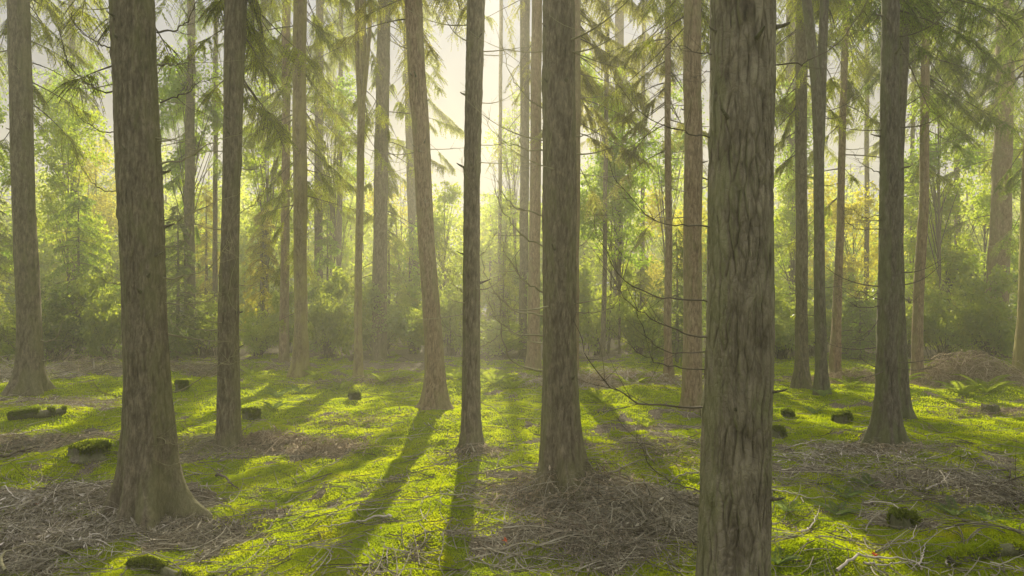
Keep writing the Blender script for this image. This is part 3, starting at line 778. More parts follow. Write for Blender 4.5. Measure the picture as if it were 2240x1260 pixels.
def fir_branch(g, A, B, rng, sag=.25, tw=34, twl=.34, slot=1, r0=.014, t0=.2, scale=1.0, m=9):
    """limb from A (trunk) to B (tip) with fans of needle twigs"""
    L = np.linalg.norm(B - A)
    s = np.linspace(0, 1, 12)[:, None]
    C = A + (B - A) * s + np.array([0, 0, 1.]) * (sag * L * (s - s * s) * 1.1) + rng.normal(size=3) * .08 * L * (s - s * s)
    g.tubes(C[None], (r0 * (1 - .85 * s[:, 0]))[None], 4, 0)
    n = max(6, int(tw * (.4 + .6 * min(L, 2.5) / 1.6)))
    t = rng.uniform(t0, 1, n) ** .85
    f = t * 11; i = np.minimum(f.astype(int), 10); u = (f - i)[:, None]
    P0 = C[i] * (1 - u) + C[i + 1] * u
    T = norm(C[i + 1] - C[i])
    side = norm(np.cross(T, np.array([0, 0, 1.])))
    sg = rng.choice([-1, 1], n)[:, None]
    D = norm(T * rng.uniform(.2, .9, (n, 1)) + side * sg * rng.uniform(.5, 1.1, (n, 1)) + np.array([0, 0, -1.]) * rng.uniform(.05, .8, (n, 1)))
    Ls = twl * rng.uniform(.5, 1.25, n) * (1.1 - .6 * t) * (1 + .25 * min(L, 3))
    needle_twigs(g, P0, D, Ls, slot, rng, m, nl=.05 * scale, nw=.017 * scale)

def crown(key, regions, mat='fir', above=10, above_len=1.6, seed=1, scale=1.0, name='crown', tw=52, lift=(20, 110)):
    """regions: (px0,px1,py0,py1,n[,depth spread]) where foliage of this tree hangs"""
    t = TREES[key]
    rng = np.random.default_rng(seed + sum(map(ord, key)))
    g = Geo()
    scale = scale * min(1.0, .35 + .65 * t.Y / 13)
    for reg in regions:
        px0, px1, py0, py1, n = reg[:5]
        dd = reg[5] if len(reg) > 5 else 1.3
        for _ in range(int(n * 1.3 + .5)):
            px, py = rng.uniform(px0, px1), rng.uniform(py0, py1)
            Yb = t.Y + abs(rng.normal()) * dd
            loose = rng.uniform() < .5
            if loose: py = py + abs(rng.normal()) * 140; px += rng.normal() * 70
            px += rng.normal() * 22
            B = at(px, py, Yb)
            zs = B[2] + t.Y * rng.uniform(*lift) / FPX
            A, r = trunk_at(t, min(zs, t.z[-1] - .1))
            fir_branch(g, A, B, rng, sag=rng.uniform(.0, .25), slot=1, scale=scale, m=11, tw=int(tw * (.7 if loose else 1)), t0=.55 if loose else .35)
    ztop = min(t.z[-1], 15.2)
    zf = at(1120, -60, t.Y)[2]
    for _ in range(above):
        z = rng.uniform(min(zf + .4, ztop - 1), ztop)
        az = rng.uniform(0, 2 * math.pi)
        A, r = trunk_at(t, z)
        L = above_len * rng.uniform(.5, 1.1) * (1.15 - z / 18)
        B = A + np.array([math.cos(az) * L, math.sin(az) * L, -.3 * L])
        fir_branch(g, A, B, rng, slot=1, scale=1.6, tw=12, m=5)
    g.V = [v - t.org for v in g.V]
    link(name, g.build(name, [M['dark_twig'], M[mat]]), t.root)

crown('T1', [(70, 240, -60, 60, 10), (90, 190, 90, 240, 5), (-60, 30, -80, 60, 5), (0, 30, 60, 130, 2)], 'fir', 14)
crown('T2', [(350, 420, -110, -40, 4), (150, 250, -110, -30, 5)], 'fir', 10)
crown('B9', [(80, 250, -60, 60, 16), (100, 180, 90, 250, 6)], 'fir', 6, scale=1.3)
crown('T28', [(350, 480, 40, 330, 24), (340, 420, 330, 420, 5)], 'fir_bright', 10, scale=1.2)
crown('T3', [(540, 630, -80, 60, 10), (400, 480, -80, 40, 6), (540, 600, 60, 190, 7)], 'fir', 10)
crown('T4', [(540, 630, 60, 330, 16), (560, 620, 200, 300, 5)], 'fir', 6, scale=1.15)
crown('T5', [(560, 640, -60, 60, 6), (670, 770, -60, 150, 14), (690, 740, 150, 280, 7), (570, 640, 290, 340, 4, .4), (590, 640, 410, 460, 3, .4), (680, 730, 280, 330, 4, .4), (635, 670, 540, 600, 3, .5), (690, 790, 380, 470, 6)], 'fir', 10)
crown('T6', [(660, 770, -40, 330, 20)], 'fir', 8, scale=1.4)
crown('T7', [(730, 800, -60, 60, 5), (800, 850, -60, 60, 5)], 'fir', 5)
crown('T8', [(850, 910, -60, 220, 13), (780, 830, -60, 60, 5), (780, 850, 230, 440, 14), (855, 900, 330, 420, 3)], 'fir', 8, scale=1.35)
crown('T9', [(830, 900, -90, 60, 7), (930, 1010, -90, 70, 9)], 'fir_brown', 8)
crown('T9b', [(930, 1000, -40, 130, 7, 1.5), (940, 1010, 250, 330, 3, 1)], 'fir', 5, scale=1.6)
crown('T10', [(950, 1020, -120, -10, 4)], 'fir_brown', 5)
crown('T11', [(1060, 1170, -60, 40, 3), (1100, 1180, 60, 260, 3)], 'fir_brown', 5, tw=20)
crown('T11b', [(1120, 1180, 0, 330, 4), (1165, 1200, 0, 500, 4)], 'fir_brown', 5, tw=20, scale=1.3)
crown('T12', [(1270, 1380, -130, -50, 3)], 'fir', 8)
crown('B4', [(1060, 1130, 20, 200, 4)], 'fir_brown', 4, scale=1.5, tw=20)
crown('B3', [(700, 790, -40, 240, 12)], 'fir', 5, scale=1.5)
crown('B2', [(540, 640, -40, 260, 12)], 'fir_bright', 5, scale=1.5)
crown('B5', [(1340, 1450, 0, 260, 10)], 'fir_brown', 5, scale=1.5)
crown('B7', [(1960, 2080, 60, 320, 12)], 'fir', 5, scale=1.5)
crown('T13', [(1260, 1400, -40, 250, 20), (1270, 1330, 220, 330, 5)], 'fir_brown', 8, scale=1.3)
crown('T15', [(1300, 1440, -40, 120, 8, 1.5)], 'fir', 6, scale=1.7)
crown('T16', [(1370, 1550, -60, 180, 22), (1360, 1450, 120, 260, 10)], 'fir_brown', 8)
crown('T17', [(1440, 1500, -80, 60, 8), (1530, 1570, -80, 240, 8)], 'fir', 8)
crown('T19', [(1690, 1800, 0, 330, 14, 1.5)], 'fir', 6, scale=1.5)
crown('T20', [(1690, 1800, -80, 130, 14), (1690, 1745, 240, 310, 5, .5), (1690, 1740, 130, 230, 4)], 'fir', 8)
crown('T21', [(1810, 1870, -80, 60, 8), (1700, 1780, -80, 60, 6)], 'fir', 8)
crown('T22', [(1800, 1930, -60, 130, 18), (1860, 1920, 120, 230, 6), (1850, 1900, 200, 300, 3), (1770, 1830, 240, 340, 3)], 'fir', 8)
crown('T23', [(1860, 1930, -80, 100, 7), (1970, 2080, -80, 60, 8)], 'fir_dark', 8)
crown('T24', [(1980, 2060, -60, 130, 10)], 'fir_dark', 6)
crown('T25', [(1960, 2230, -80, 120, 30), (2040, 2160, 100, 260, 12), (1900, 1990, 60, 200, 8)], 'fir_dark', 8)
crown('T26', [(2050, 2260, -60, 120, 24), (2110, 2260, 100, 270, 18), (2080, 2180, 200, 300, 5)], 'fir', 8, scale=1.2)
crown('T27', [(2130, 2260, -100, 200, 20), (2190, 2260, 200, 400, 5)], 'fir_dark', 8)

# ------------------------------------------------------------ broadleaf young trees, yellow larch, young firs
def leaf_cloud(g, C, R, n_clump, per, rng, leaf=.07, slot=1, flat=.35, droop=.0, clump=.35, shape=None):
    """leaf sprays as flattened clumps inside an ellipsoid; uneven outline by noise"""
    pts = []
    k = 0
    while len(pts) < n_clump and k < n_clump * 30:
        k += 1
        u = rng.uniform(-1, 1, 3)
        rr = np.linalg.norm(u)
        if rr > 1: continue
        p = C + u * R
        nn = float(noise(p[0] * 1.1, p[1] * 1.1, p[2] * 1.1, 31))
        if rr > .78 + .5 * nn or nn < -.4: continue
        pts.append(p)
    if not pts: return np.zeros((0, 3))
    pts = np.array(pts)
    n = len(pts)
    cr = clump * rng.uniform(.5, 1.3, n)
    tilt = norm(rng.normal(size=(n, 3)) * .45 + np.array([0, 0, 1.]))
    a = norm(np.cross(tilt, unit_rand(n, rng)))
    b = np.cross(tilt, a)
    q = rng.normal(size=(n, per, 3)) * .5
    P = pts[:, None] + cr[:, None, None] * (q[..., 0:1] * a[:, None] * 1.3 + q[..., 1:2] * b[:, None] + q[..., 2:3] * tilt[:, None] * flat)
    P = P.reshape(-1, 3)
    d = norm(rng.normal(size=P.shape) * .8 + np.repeat(a, per, 0) * .4 - np.array([0, 0, .55 + droop]))
    nrm = norm(np.repeat(tilt, per, 0) * .35 + rng.normal(size=P.shape) * .8 + np.array([0, .35, 0]))
    w = norm(np.cross(d, nrm))
    l = leaf * rng.uniform(.6, 1.3, len(P))
    g.leaves(P, d, w, l, l * .62, slot)
    return pts

def limbs_to(g, base, top, pts, rng, r0=.03, n=30, slot=0):
    """main stems plus limbs reaching some of the clumps"""
    pts = pts[rng.permutation(len(pts))[:n]]
    for p in pts:
        f = np.clip((p[2] - base[2]) / max(.1, top[2] - base[2]) * rng.uniform(.4, .8), 0, .95)
        a = base + (top - base) * f
        s = np.linspace(0, 1, 8)[:, None]
        P = a + (p - a) * s + np.array([0, 0, .18]) * np.linalg.norm(p - a) * (s - s * s) + rng.normal(size=3) * .05 * (s - s * s)
        g.tubes(P[None], (r0 * .45 * (1 - f * .6) * (1 - .8 * s[:, 0]) + .002)[None], 4, slot)

def young_tree(kind, name, label, cat, box, Y, mats, clumps=150, per=40, leaf=.09, stems=1, group=None, stem_px=None, clump=.4, flat=.35, droop=0., r=.04, depth=None, seed=0, bark='bark_grey'):
    px0, px1, py0, py1 = box
    rng = np.random.default_rng(seed + int(px0) + int(py0) * 3 + 5000)
    C = at((px0 + px1) / 2, (py0 + py1) / 2, Y)
    R = np.array([(px1 - px0) / 2 * Y / FPX, depth or (px1 - px0) / 2 * Y / FPX * .45, (py1 - py0) / 2 * Y / FPX])
    sx = at(stem_px or (px0 + px1) / 2, py1, Y)[0]
    base = np.array([sx, Y, float(ground_z(sx, Y))])
    top = C + np.array([0, 0, R[2] * .8])
    rt = root(name, base, label, cat, group)
    g = Geo()
    tr = Geo()
    for k in range(stems):
        off = np.array([rng.normal() * .5 * R[0], rng.normal() * .3, 0]) if stems > 1 else np.zeros(3)
        P = catmull([base + np.array([0, 0, -.2]), base * .6 + (top + off) * .4 + rng.normal(size=3) * .06, top + off], 24)
        tr.tubes(P[None], (np.linspace(r, r * .2, 24))[None], 8)
    tr.V = [v - base for v in tr.V]
    link('trunk', tr.build('trunk', [M[bark]], True), rt)
    pl = []
    for k in range(9):          # uneven crown: several overlapping masses of leaves
        o_ = rng.uniform(-1, 1, 3); o_ = o_ / max(1, np.linalg.norm(o_)) * np.array([.85, .6, .85])
        f_ = rng.uniform(.28, .55, 3)
        pl.append(leaf_cloud(g, C + o_ * R, R * f_ + .12, int(clumps * .34), 20, rng, leaf, 1, .3, droop, clump * rng.uniform(.35, .8)))
    pts = np.concatenate(pl)
    limbs_to(g, base, top, pts, rng, r)
    g.V = [v - base for v in g.V]
    link('crown', g.build('crown', [M['dark_twig'], M[mats]]), rt)
    return rt

GB = 'young broadleaf trees behind the clearing'
YT = [
 ('young broadleaf tree with bright green leaves left of the leftmost trunk', (-120, 60, 150, 660), 17.5, 'beech_green', 170, 45),
 ('young broadleaf tree with lime leaves between the leftmost and the thick trunk', (50, 250, 190, 620), 18.5, 'beech', 220, 45),
 ('pure yellow leafed young tree just left of the thick dark trunk', (120, 300, 300, 560), 25, 'beech_yellow', 150, 45),
 ('lime leafed young tree behind the hazy grey trunk', (340, 490, 380, 640), 23, 'beech', 120, 45),
 ('green young tree right of the twig wrapped trunk', (515, 650, 300, 560), 21, 'beech', 110, 45),
 ('multi stemmed yellow green young tree left of the very slim ochre trunk', (680, 810, 340, 600), 24, 'beech', 150, 45),
 ('bright green young tree right of the thick central trunk', (1258, 1450, 270, 600), 16.8, 'beech_green', 200, 50),
 ('yellow young tree seen between the big near trunk and the tall dark trunk', (1770, 1960, 380, 680), 22, 'beech_yellow', 190, 45),
 ('lime leafed young tree immediately right of the big near trunk', (1670, 1800, 390, 700), 19, 'beech', 130, 45),
 ('tall lime green young tree right of the tall dark trunk', (1960, 2200, 340, 700), 18.5, 'beech', 270, 48),
 ('narrow green young tree with high leaves behind the smooth orange trunk', (1985, 2120, 170, 420), 17.5, 'beech_green', 90, 40),
 ('young green tree at the right edge beyond the wide pinkish trunk', (2190, 2350, 340, 720), 19, 'beech_green', 150, 40),
 ('pale sunlit young tree in the haze between the two central trunks', (1040, 1170, 400, 680), 26, 'beech', 130, 40),
 ('small sprig of bright leaves hanging right of the leaning trunk', (920, 1025, 370, 640), 20, 'beech', 75, 35),
 ('golden young tree in the haze behind the slim light brown trunk', (1385, 1540, 400, 680), 24, 'beech_yellow', 150, 40),
 ('faint golden young tree behind the broad hazy trunk', (800, 950, 330, 600), 27, 'beech_yellow', 110, 40),
 ('dull green young tree in the haze left of the leaning trunk', (850, 940, 470, 720), 21, 'beech_green', 80, 40),
 ('tall airy green tree above the hazy grey trunk left of centre', (330, 500, 60, 420), 17.2, 'beech_green', 110, 40),
 ('airy green sapling crown right of the twig wrapped trunk, high up', (520, 650, 120, 400), 19.5, 'beech', 80, 40),
 ('airy tall sapling right of the ochre stained trunk', (670, 790, 120, 400), 20.5, 'beech_green', 80, 40),
 ('tall feathery young tree rising right of the thick central trunk', (1262, 1400, 110, 330), 17.6, 'beech', 110, 40),
 ('airy young tree crown left of the big near trunk, above the golden one', (1370, 1540, 180, 420), 20, 'beech_green', 100, 40),
 ('airy green crown between the big near trunk and the forked trunk', (1690, 1800, 160, 420), 19.4, 'beech_green', 80, 40),
 ('loose tall crown left of the wide pinkish trunk', (2060, 2250, 180, 420), 20, 'beech', 120, 40),
 ('thin airy crown against the bright gap right of the sunlit trunk', (1065, 1185, 190, 430), 27, 'beech', 60, 40),
 ('loose leafy crown high between leftmost and thick left trunks', (70, 240, 110, 300), 19.5, 'beech_green', 70, 40),
]
for lab, box, Y, mt, nc, per in YT:
    young_tree('b', 'young_broadleaf_tree', lab, 'tree', box, Y + 2.4, mt, nc, per, leaf=.085, stems=4 if 'multi' in lab else 1, group=GB, r=.03 if Y > 19 else .04)

def young_fir(label, px, py_top, py_base, wpx, Y, mat, layers=16, seed=0, name='young_fir', scale=1.1, cat='tree', droop=.35, group='young conifers in the undergrowth', low=.06):
    Y += 2.4
    rng = np.random.default_rng(seed + int(px) + 77)
    x = at(px, 700, Y)[0]
    base = np.array([x, Y, float(ground_z(x, Y))])
    zt = at(px, py_top, Y)[2]
    Hh = zt - base[2]
    Rm = wpx / 2 * Y / FPX
    rt = root(name, base, label, cat, group)
    tr = Geo()
    P = np.array([base + np.array([0, 0, -.2]), base + np.array([.02, 0, Hh * .5]), base + np.array([0, 0, Hh])])
    tr.tubes(catmull(P, 16)[None], np.linspace(.012 * Hh + .012, .005, 16)[None], 7)
    tr.V = [v - base for v in tr.V]
    link('trunk', tr.build('trunk', [M['bark_dark']], True), rt)
    g = Geo()
    scale = scale * (1.5 if Y > 17 else 1.25)
    for k in range(int(layers * 1.4)):
        f = low + (1 - low) * min(.98, max(0, k / layers / 1.4 + rng.normal() * .02)) ** .9
        z = base[2] + Hh * f
        R = Rm * (1 - f) ** .75 + .08
        nb = int(5 + 5 * (1 - f))
        a0 = rng.uniform(0, 6.28)
        for j in range(nb):
            if rng.uniform() < .25: continue
            az = a0 + j * 2 * math.pi / nb + rng.normal() * .25
            L = R * rng.uniform(.65, 1.15)
            A = np.array([x, Y, z + rng.normal() * .06 * Hh * .5])
            B = A + np.array([math.cos(az) * L, math.sin(az) * L, -droop * L * rng.uniform(.5, 1.3)])
            fir_branch(g, A, B, rng, sag=.25, tw=16, twl=.22, slot=1, r0=.008, t0=.1, scale=scale, m=6)
    g.V = [v - base for v in g.V]
    link('crown', g.build('crown', [M['dark_twig'], M[mat]]), rt)

young_fir('dark young fir right behind the thick left trunk', 388, 440, 790, 150, 16.5, 'fir_dark')
young_fir('broad drooping bright fir between the leftmost and thick trunks', 170, 400, 790, 260, 16.8, 'fir_bright', 18)
young_fir('dark green young fir at the far left edge of the picture', -10, 430, 800, 200, 16, 'fir', 16)
young_fir('golden larch with hanging yellow twigs left of the ochre stained trunk', 575, 430, 760, 150, 18.5, 'larch', 14, name='young_larch', droop=.6, low=.3)
young_fir('young larch with faded yellow needles behind the hazy grey trunk', 450, 400, 760, 130, 21, 'larch', 12, name='young_larch', droop=.5, low=.35)
young_fir('layered green fir between the ochre stained and very slim trunks', 715, 470, 800, 150, 17.5, 'fir_bright', 15)
young_fir('dusky fir in the haze beside the very slim ochre trunk', 850, 480, 800, 150, 19, 'fir', 14)
young_fir('hazy young fir between the leaning trunk and the sunlit one', 985, 560, 805, 110, 20, 'fir', 12)
young_fir('hazy pointed fir between sunlit trunk and thick central trunk', 1100, 520, 805, 140, 21, 'fir', 14)
young_fir('dim pointed fir in front of the slim light brown trunk', 1400, 540, 810, 130, 18.5, 'fir', 14)
young_fir('added shading fir mostly hidden behind the big near trunk', 1612, 400, 820, 140, 13.4, 'fir_dark', 16)  # added behind the near trunk to shade the ground at lower right
young_fir('dim dense fir just left of the big near trunk behind the medium trunk', 1480, 500, 812, 170, 14.6, 'fir_dark', 16)
young_fir('yellow larch low beside the tall dark trunk', 1850, 560, 800, 170, 18.5, 'larch', 10, name='young_larch', droop=.3, low=.4)
young_fir('light green young spruce in front of bushes left of the tall dark trunk', 1880, 640, 815, 130, 15.4, 'fir_bright', 12, droop=.1)
young_fir('grey green fir behind the smooth orange trunk', 2060, 560, 800, 160, 20, 'fir', 14)
young_fir('bushy young fir left of the wide pinkish trunk', 2130, 590, 800, 120, 17.5, 'fir_dark', 12)

# ------------------------------------------------------------ bushes
BUSH = []
def bush_mesh(seed, w=2.2, d=1.6, h=1.6, leaf=.085, clumps=190, per=22):
    rng = np.random.default_rng(seed + 900)
    g = Geo()
    pts = leaf_cloud(g, np.array([0, 0, h * .48]), np.array([w / 2, d / 2, h * .56]), clumps, per, rng, leaf, 0, .4, 0., .2)
    for _ in range(9):
        q = rng.uniform(-1, 1, 2); top = h * rng.uniform(.75, 1.35)
        a0 = np.array([q[0] * w * .5, q[1] * d * .45, top])
        leaf_cloud(g, a0, np.array([.22, .22, .42]), 10, 22, rng, leaf, 0, .5, 0., .16)
    s = Geo()
    for p in pts[rng.permutation(len(pts))[:34]]:
        a = np.array([rng.normal() * .15, rng.normal() * .12, -.1])
        t = np.linspace(0, 1, 8)[:, None]
        P = a + (p - a) * t + np.array([0, 0, .2]) * (t - t * t)
        s.tubes(P[None], (.014 * (1 - .75 * t[:, 0]))[None], 4)
    return g, s
bm = []
for k in range(5):
    g, s = bush_mesh(k, leaf=.08 + .012 * (k % 3))
    bm.append((g, s.build('stems', [M['dark_twig']], True)))
bmesh_cache = {}
def place_bush(label, px, Y, w, h, mat, var, group='bushes behind the clearing'):
    Y += 2.4
    x = at(px, 700, Y)[0]
    base = (x, Y, float(ground_z(x, Y)))
    rt = root('bush', base, label, 'bush', group)
    key = (var, mat)
    if key not in bmesh_cache:
        bmesh_cache[key] = bm[var][0].build('foliage', [M[mat]])
    rt.rotation_euler.z = (px * .37) % 6.28
    h *= (.6, 1.2, .8, 1.4, .95, .55, 1.15)[int(px) % 7]; w *= (.8, .7, .95, .65)[int(px) % 4]
    rt.scale = (w / 2.2, w / 2.2, h / 1.75)
    link('foliage', bmesh_cache[key], rt)
    link('stem', bm[var][1], rt)
for i, (lab, px, Y, w, h, mat) in enumerate([
    ('dark bush at the left edge behind curly dead twigs', -10, 15.8, 2.6, 1.3, 'bush'),
    ('shadowy low bush right behind the leftmost trunk', 120, 16.2, 2.8, 1.4, 'fir_dark'),
    ('shadowy bush on the left of the thick left trunk', 225, 16.4, 2.6, 1.6, 'bush'),
    ('low dark bush between thick left trunk and hazy grey trunk', 380, 16.0, 2.2, 1.1, 'fir_dark'),
    ('leafy dark bush left of the twig wrapped trunk', 450, 17.0, 2.4, 1.7, 'bush'),
    ('glossy laurel bush right of the twig wrapped trunk', 565, 16.0, 2.3, 1.7, 'bush'),
    ('laurel bush with lit tips just left of the ochre trunk foot', 625, 17.0, 2.0, 1.9, 'bush'),
    ('dark bush right of the ochre stained trunk', 720, 15.9, 2.2, 1.6, 'bush'),
    ('rounded dusky bush right of the very slim ochre trunk', 830, 16.2, 2.4, 1.7, 'bush'),
    ('dusky bush close left of the leaning trunk', 905, 17.2, 2.0, 1.9, 'fir_dark'),
    ('hazy bush between leaning trunk and sunlit trunk', 990, 17.0, 1.8, 1.5, 'bush'),
    ('low misty bush between the sunlit and the thick central trunk', 1090, 17.2, 2.4, 1.6, 'fir_dark'),
    ('bush half hidden behind the thick central trunk', 1210, 17.5, 2.4, 1.8, 'bush'),
    ('grey green bush right of the thick central trunk', 1310, 17.4, 2.4, 1.9, 'bush'),
    ('dark leafy bush above the heap of pale dead bracken', 1395, 16.8, 2.1, 1.9, 'fir_dark'),
    ('bush behind the slim light brown trunk', 1470, 17.6, 2.2, 2.1, 'bush'),
    ('bush hidden behind the big near trunk', 1600, 17.0, 2.6, 1.9, 'bush'),
    ('leafy green bush right beside the big near trunk', 1710, 16.2, 2.2, 1.7, 'bush'),
    ('green laurel bush between the rooty and forked trunks', 1780, 17.0, 2.4, 2.1, 'bush'),
    ('low dark bush behind the light green spruce', 1870, 16.6, 2.4, 1.6, 'bush'),
    ('laurel bush seen between tall dark trunk and orange trunk', 1985, 16.6, 2.4, 1.8, 'bush'),
    ('shiny leaved bush right of the smooth orange trunk', 2060, 16.2, 2.3, 1.9, 'bush'),
    ('tall laurel bush in front of the wide pinkish trunk', 2160, 15.9, 2.4, 2.0, 'bush'),
    ('green bush at the right edge behind the bracken heap', 2240, 16.0, 2.3, 2.0, 'bush')]):
    place_bush(lab, px, Y, w, h, 'bush_lime' if i not in (1, 3, 8, 12, 16, 19) else mat, i % 5)

# ------------------------------------------------------------ far wood beyond the clearing (one mass)
def far_wood():
    rng = np.random.default_rng(55)
    g = Geo()
    for k in range(230):
        Y = rng.uniform(28, 62)
        px = rng.uniform(-350, 2600)
        x = (px - CX) / FPX * Y
        # crowns stay under the line where they would close off the low sun
        hh = CAMZ + Y * (638 - rng.uniform(320, 500)) / FPX
        hh = min(hh, .44 * (Y - 17))
        if 880 < px < 1200: hh = min(hh, CAMZ + Y * .13)
        c = np.array([x, Y, hh * .55]); R = np.array([rng.uniform(1.2, 2.6), rng.uniform(1.2, 2.2), hh * .55])
        leaf_cloud(g, c, R, int(90), 26, rng, .12 + Y * .0016, 1, .4, 0, .42)
        P = np.array([[x, Y, -.2], [x + rng.normal() * .1, Y, hh * .5], [x, Y, hh]])
        g.tubes(catmull(P, 6)[None], np.linspace(.12, .03, 6)[None], 5, 0)
    for k in range(60):       # low thicket
        Y = rng.uniform(22, 42); x = (rng.uniform(-250, 2500) - CX) / FPX * Y
        leaf_cloud(g, np.array([x, Y, .9]), np.array([1.9, 1.3, 1.5]), 40, 26, rng, .13, 2, .5, 0, .45)
    o = link('far_wood', g.build('far_wood', [M['bark_grey'], M['far'], M['fir_dark']]))
    tag(o, 'hazy mass of distant trees and thicket behind the clearing', 'woodland', kind='stuff')
far_wood()

# ------------------------------------------------------------ moss and ground cover
def scatter_xy(n, rng, ylo=2.9, yhi=19):
    # even density per picture area, wide enough to step aside
    y = 1 / (rng.uniform(1 / yhi, 1 / ylo, n))
    x = rng.uniform(-.98, .98, n) * (y * .82 + 1.1)
    return x, y

def moss():
    rng = np.random.default_rng(3)
    x, y = scatter_xy(1450000, rng)
    l = litter(x, y)
    tuft = noise(x / .09, y / .09, 0, 41) * .5 + noise(x / .3, y / .3, 0, 42) * .5
    keep = (rng.uniform(size=len(x)) > l * 1.1) & (rng.uniform(-1, 1, len(x)) < tuft + .9)
    x, y, tuft = x[keep], y[keep], tuft[keep]
    z = ground_z(x, y)
    n = len(x)
    d = norm(np.stack([rng.normal(size=n) * .35, rng.normal(size=n) * .35, np.ones(n)], -1))
    w = norm(np.cross(d, unit_rand(n, rng) * np.array([.6, 1, 1])))
    L = (.009 + .0010 * y) * rng.uniform(.6, 1.4, n) * (1.1 + .5 * tuft)
    g = Geo()
    g.leaves(np.stack([x, y, z - .003], -1), d, w, L, L * .72, 0)
    o = link('moss', g.build('moss', [M['moss_tuft']]))
    tag(o, 'bright green moss carpet over the forest floor', 'moss', kind='stuff')
moss()

def litter_stuff():
    rng = np.random.default_rng(4)
    g = Geo()
    # dead leaves and needles
    x, y = scatter_xy(105000, rng)
    l = litter(x, y)
    k = rng.uniform(size=len(x)) < l * .9 + .06
    x, y = x[k], y[k]; n = len(x)
    d = norm(np.stack([rng.normal(size=n), rng.normal(size=n), rng.normal(size=n) * .35], -1))
    w = norm(np.cross(d, norm(np.stack([rng.normal(size=n) * .5, rng.normal(size=n) * .5, np.ones(n)], -1))))
    L = (.022 + .0015 * y) * rng.uniform(.5, 1.5, n)
    g.leaves(np.stack([x, y, ground_z(x, y) + rng.uniform(.002, .02, n)], -1), d, w, L, L * rng.uniform(.15, .6, n), 0)
    # thin twigs
    x, y = scatter_xy(30000, rng)
    l = litter(x, y)
    k = rng.uniform(size=len(x)) < l * .9 + .2
    x, y = x[k], y[k]; n = len(x)
    az = rng.uniform(0, 6.28, n) ; L = rng.uniform(.08, .5, n)
    s = np.linspace(-.5, .5, 6)
    cv = rng.normal(size=n) * .5
    PX = x[:, None] + np.cos(az)[:, None] * L[:, None] * s - np.sin(az)[:, None] * cv[:, None] * L[:, None] * (s * s)
    PY = y[:, None] + np.sin(az)[:, None] * L[:, None] * s + np.cos(az)[:, None] * cv[:, None] * L[:, None] * (s * s)
    PZ = ground_z(PX, PY) + .008 + np.abs(rng.normal(size=n))[:, None] * .06 * (.4 + s) ** 2 + rng.uniform(0, .02, n)[:, None]
    R = rng.uniform(.0016, .005, n)[:, None] * np.ones(6) * (1.1 - .8 * (s + .5)) * (1 + y[:, None] * .03)
    g.tubes(np.stack([PX, PY, PZ], -1), R, 3, 1)
    o = link('leaf_litter', g.build('leaf_litter', [M['litter'], M['dead_wood']]))
    tag(o, 'brown dead leaves and thin twigs strewn over the ground', 'leaf litter', kind='stuff')
litter_stuff()

# ------------------------------------------------------------ heaps of brush and bracken
def heap(label, px, py, rx, ry, h, n, mat1='dead_wood', mat2='litter', name='brush_heap', cat='brush heap', rr=(.0015, .0055), L=(.3, 1.0), upr=.5, seed=0, leaves=0, arch=.5):
    rng = np.random.default_rng(seed + int(px * 3 + py)); n = int(n * .95)
    c = hit(px, py)
    u = np.clip(rng.normal(size=(n, 2)) * .6, -1.15, 1.15)
    x = c[0] + u[:, 0] * rx; y = c[1] + u[:, 1] * ry
    az = rng.uniform(0, 6.28, n); l = rng.uniform(L[0], L[1], n)
    hz = .72 * h * np.exp(-(u ** 2).sum(1) * 1.6) * rng.uniform(0, 1, n)
    s = np.linspace(0, 1, 9)
    el = rng.normal(size=n) * .35 * upr + .12
    dx, dy, dz = np.cos(az) * np.cos(el), np.sin(az) * np.cos(el), np.sin(el)
    cv = rng.normal(size=(n, 3)) * np.array([.22, .22, .08])
    S1 = s - .45
    P = np.stack([x[:, None] + dx[:, None] * l[:, None] * S1 + cv[:, 0:1] * l[:, None] * S1 ** 2,
                  y[:, None] + dy[:, None] * l[:, None] * S1 + cv[:, 1:2] * l[:, None] * S1 ** 2,
                  hz[:, None] + dz[:, None] * l[:, None] * S1 - arch * l[:, None] * S1 ** 2 + .5 * cv[:, 2:3] * l[:, None] * np.sin(S1 * 9)], -1)
    kink = np.cumsum(rng.normal(size=P.shape), axis=1) * .017 * np.minimum(1, l)[:, None, None]
    P = P + kink - kink.mean(axis=1, keepdims=True)
    gz = ground_z(P[..., 0], P[..., 1])
    P[..., 2] = np.maximum(P[..., 2], .006) + gz
    R = (rr[0] + (rr[1] - rr[0]) * rng.uniform(0, 1, n) ** 2)[:, None] * (1.05 - .8 * s)
    g = Geo()
    m = rng.uniform(size=n) < .6
    g.tubes(P[m], R[m], 3, 0); g.tubes(P[~m], R[~m], 3, 1)
    big = rng.permutation(n)[:max(3, n // 45)]          # a few stout forked sticks among the twigs
    for b_ in big:
        C_ = catmull(P[b_, ::2], 14)
        twig_geo(g, C_, rng.uniform(1.2, 2.4) * rr[1], 5, l[b_] * .5, rng, 0)
    leaves = leaves + n
    if leaves:
        k = rng.integers(0, n, leaves); j = rng.integers(1, 8, leaves)
        C = P[k, j] + rng.normal(size=(leaves, 3)) * .015
        d = unit_rand(leaves, rng); w = norm(np.cross(d, unit_rand(leaves, rng)))
        ll = rng.uniform(.02, .06, leaves)
        g.leaves(C, d, w, ll, ll * .35, 1)
    g.V = [v - c for v in g.V]
    o = link(name, g.build(name, [M[mat1], M[mat2]]), None, [float(q) for q in c])
    return tag(o, label, cat, 'heaps of dead brush and bracken')

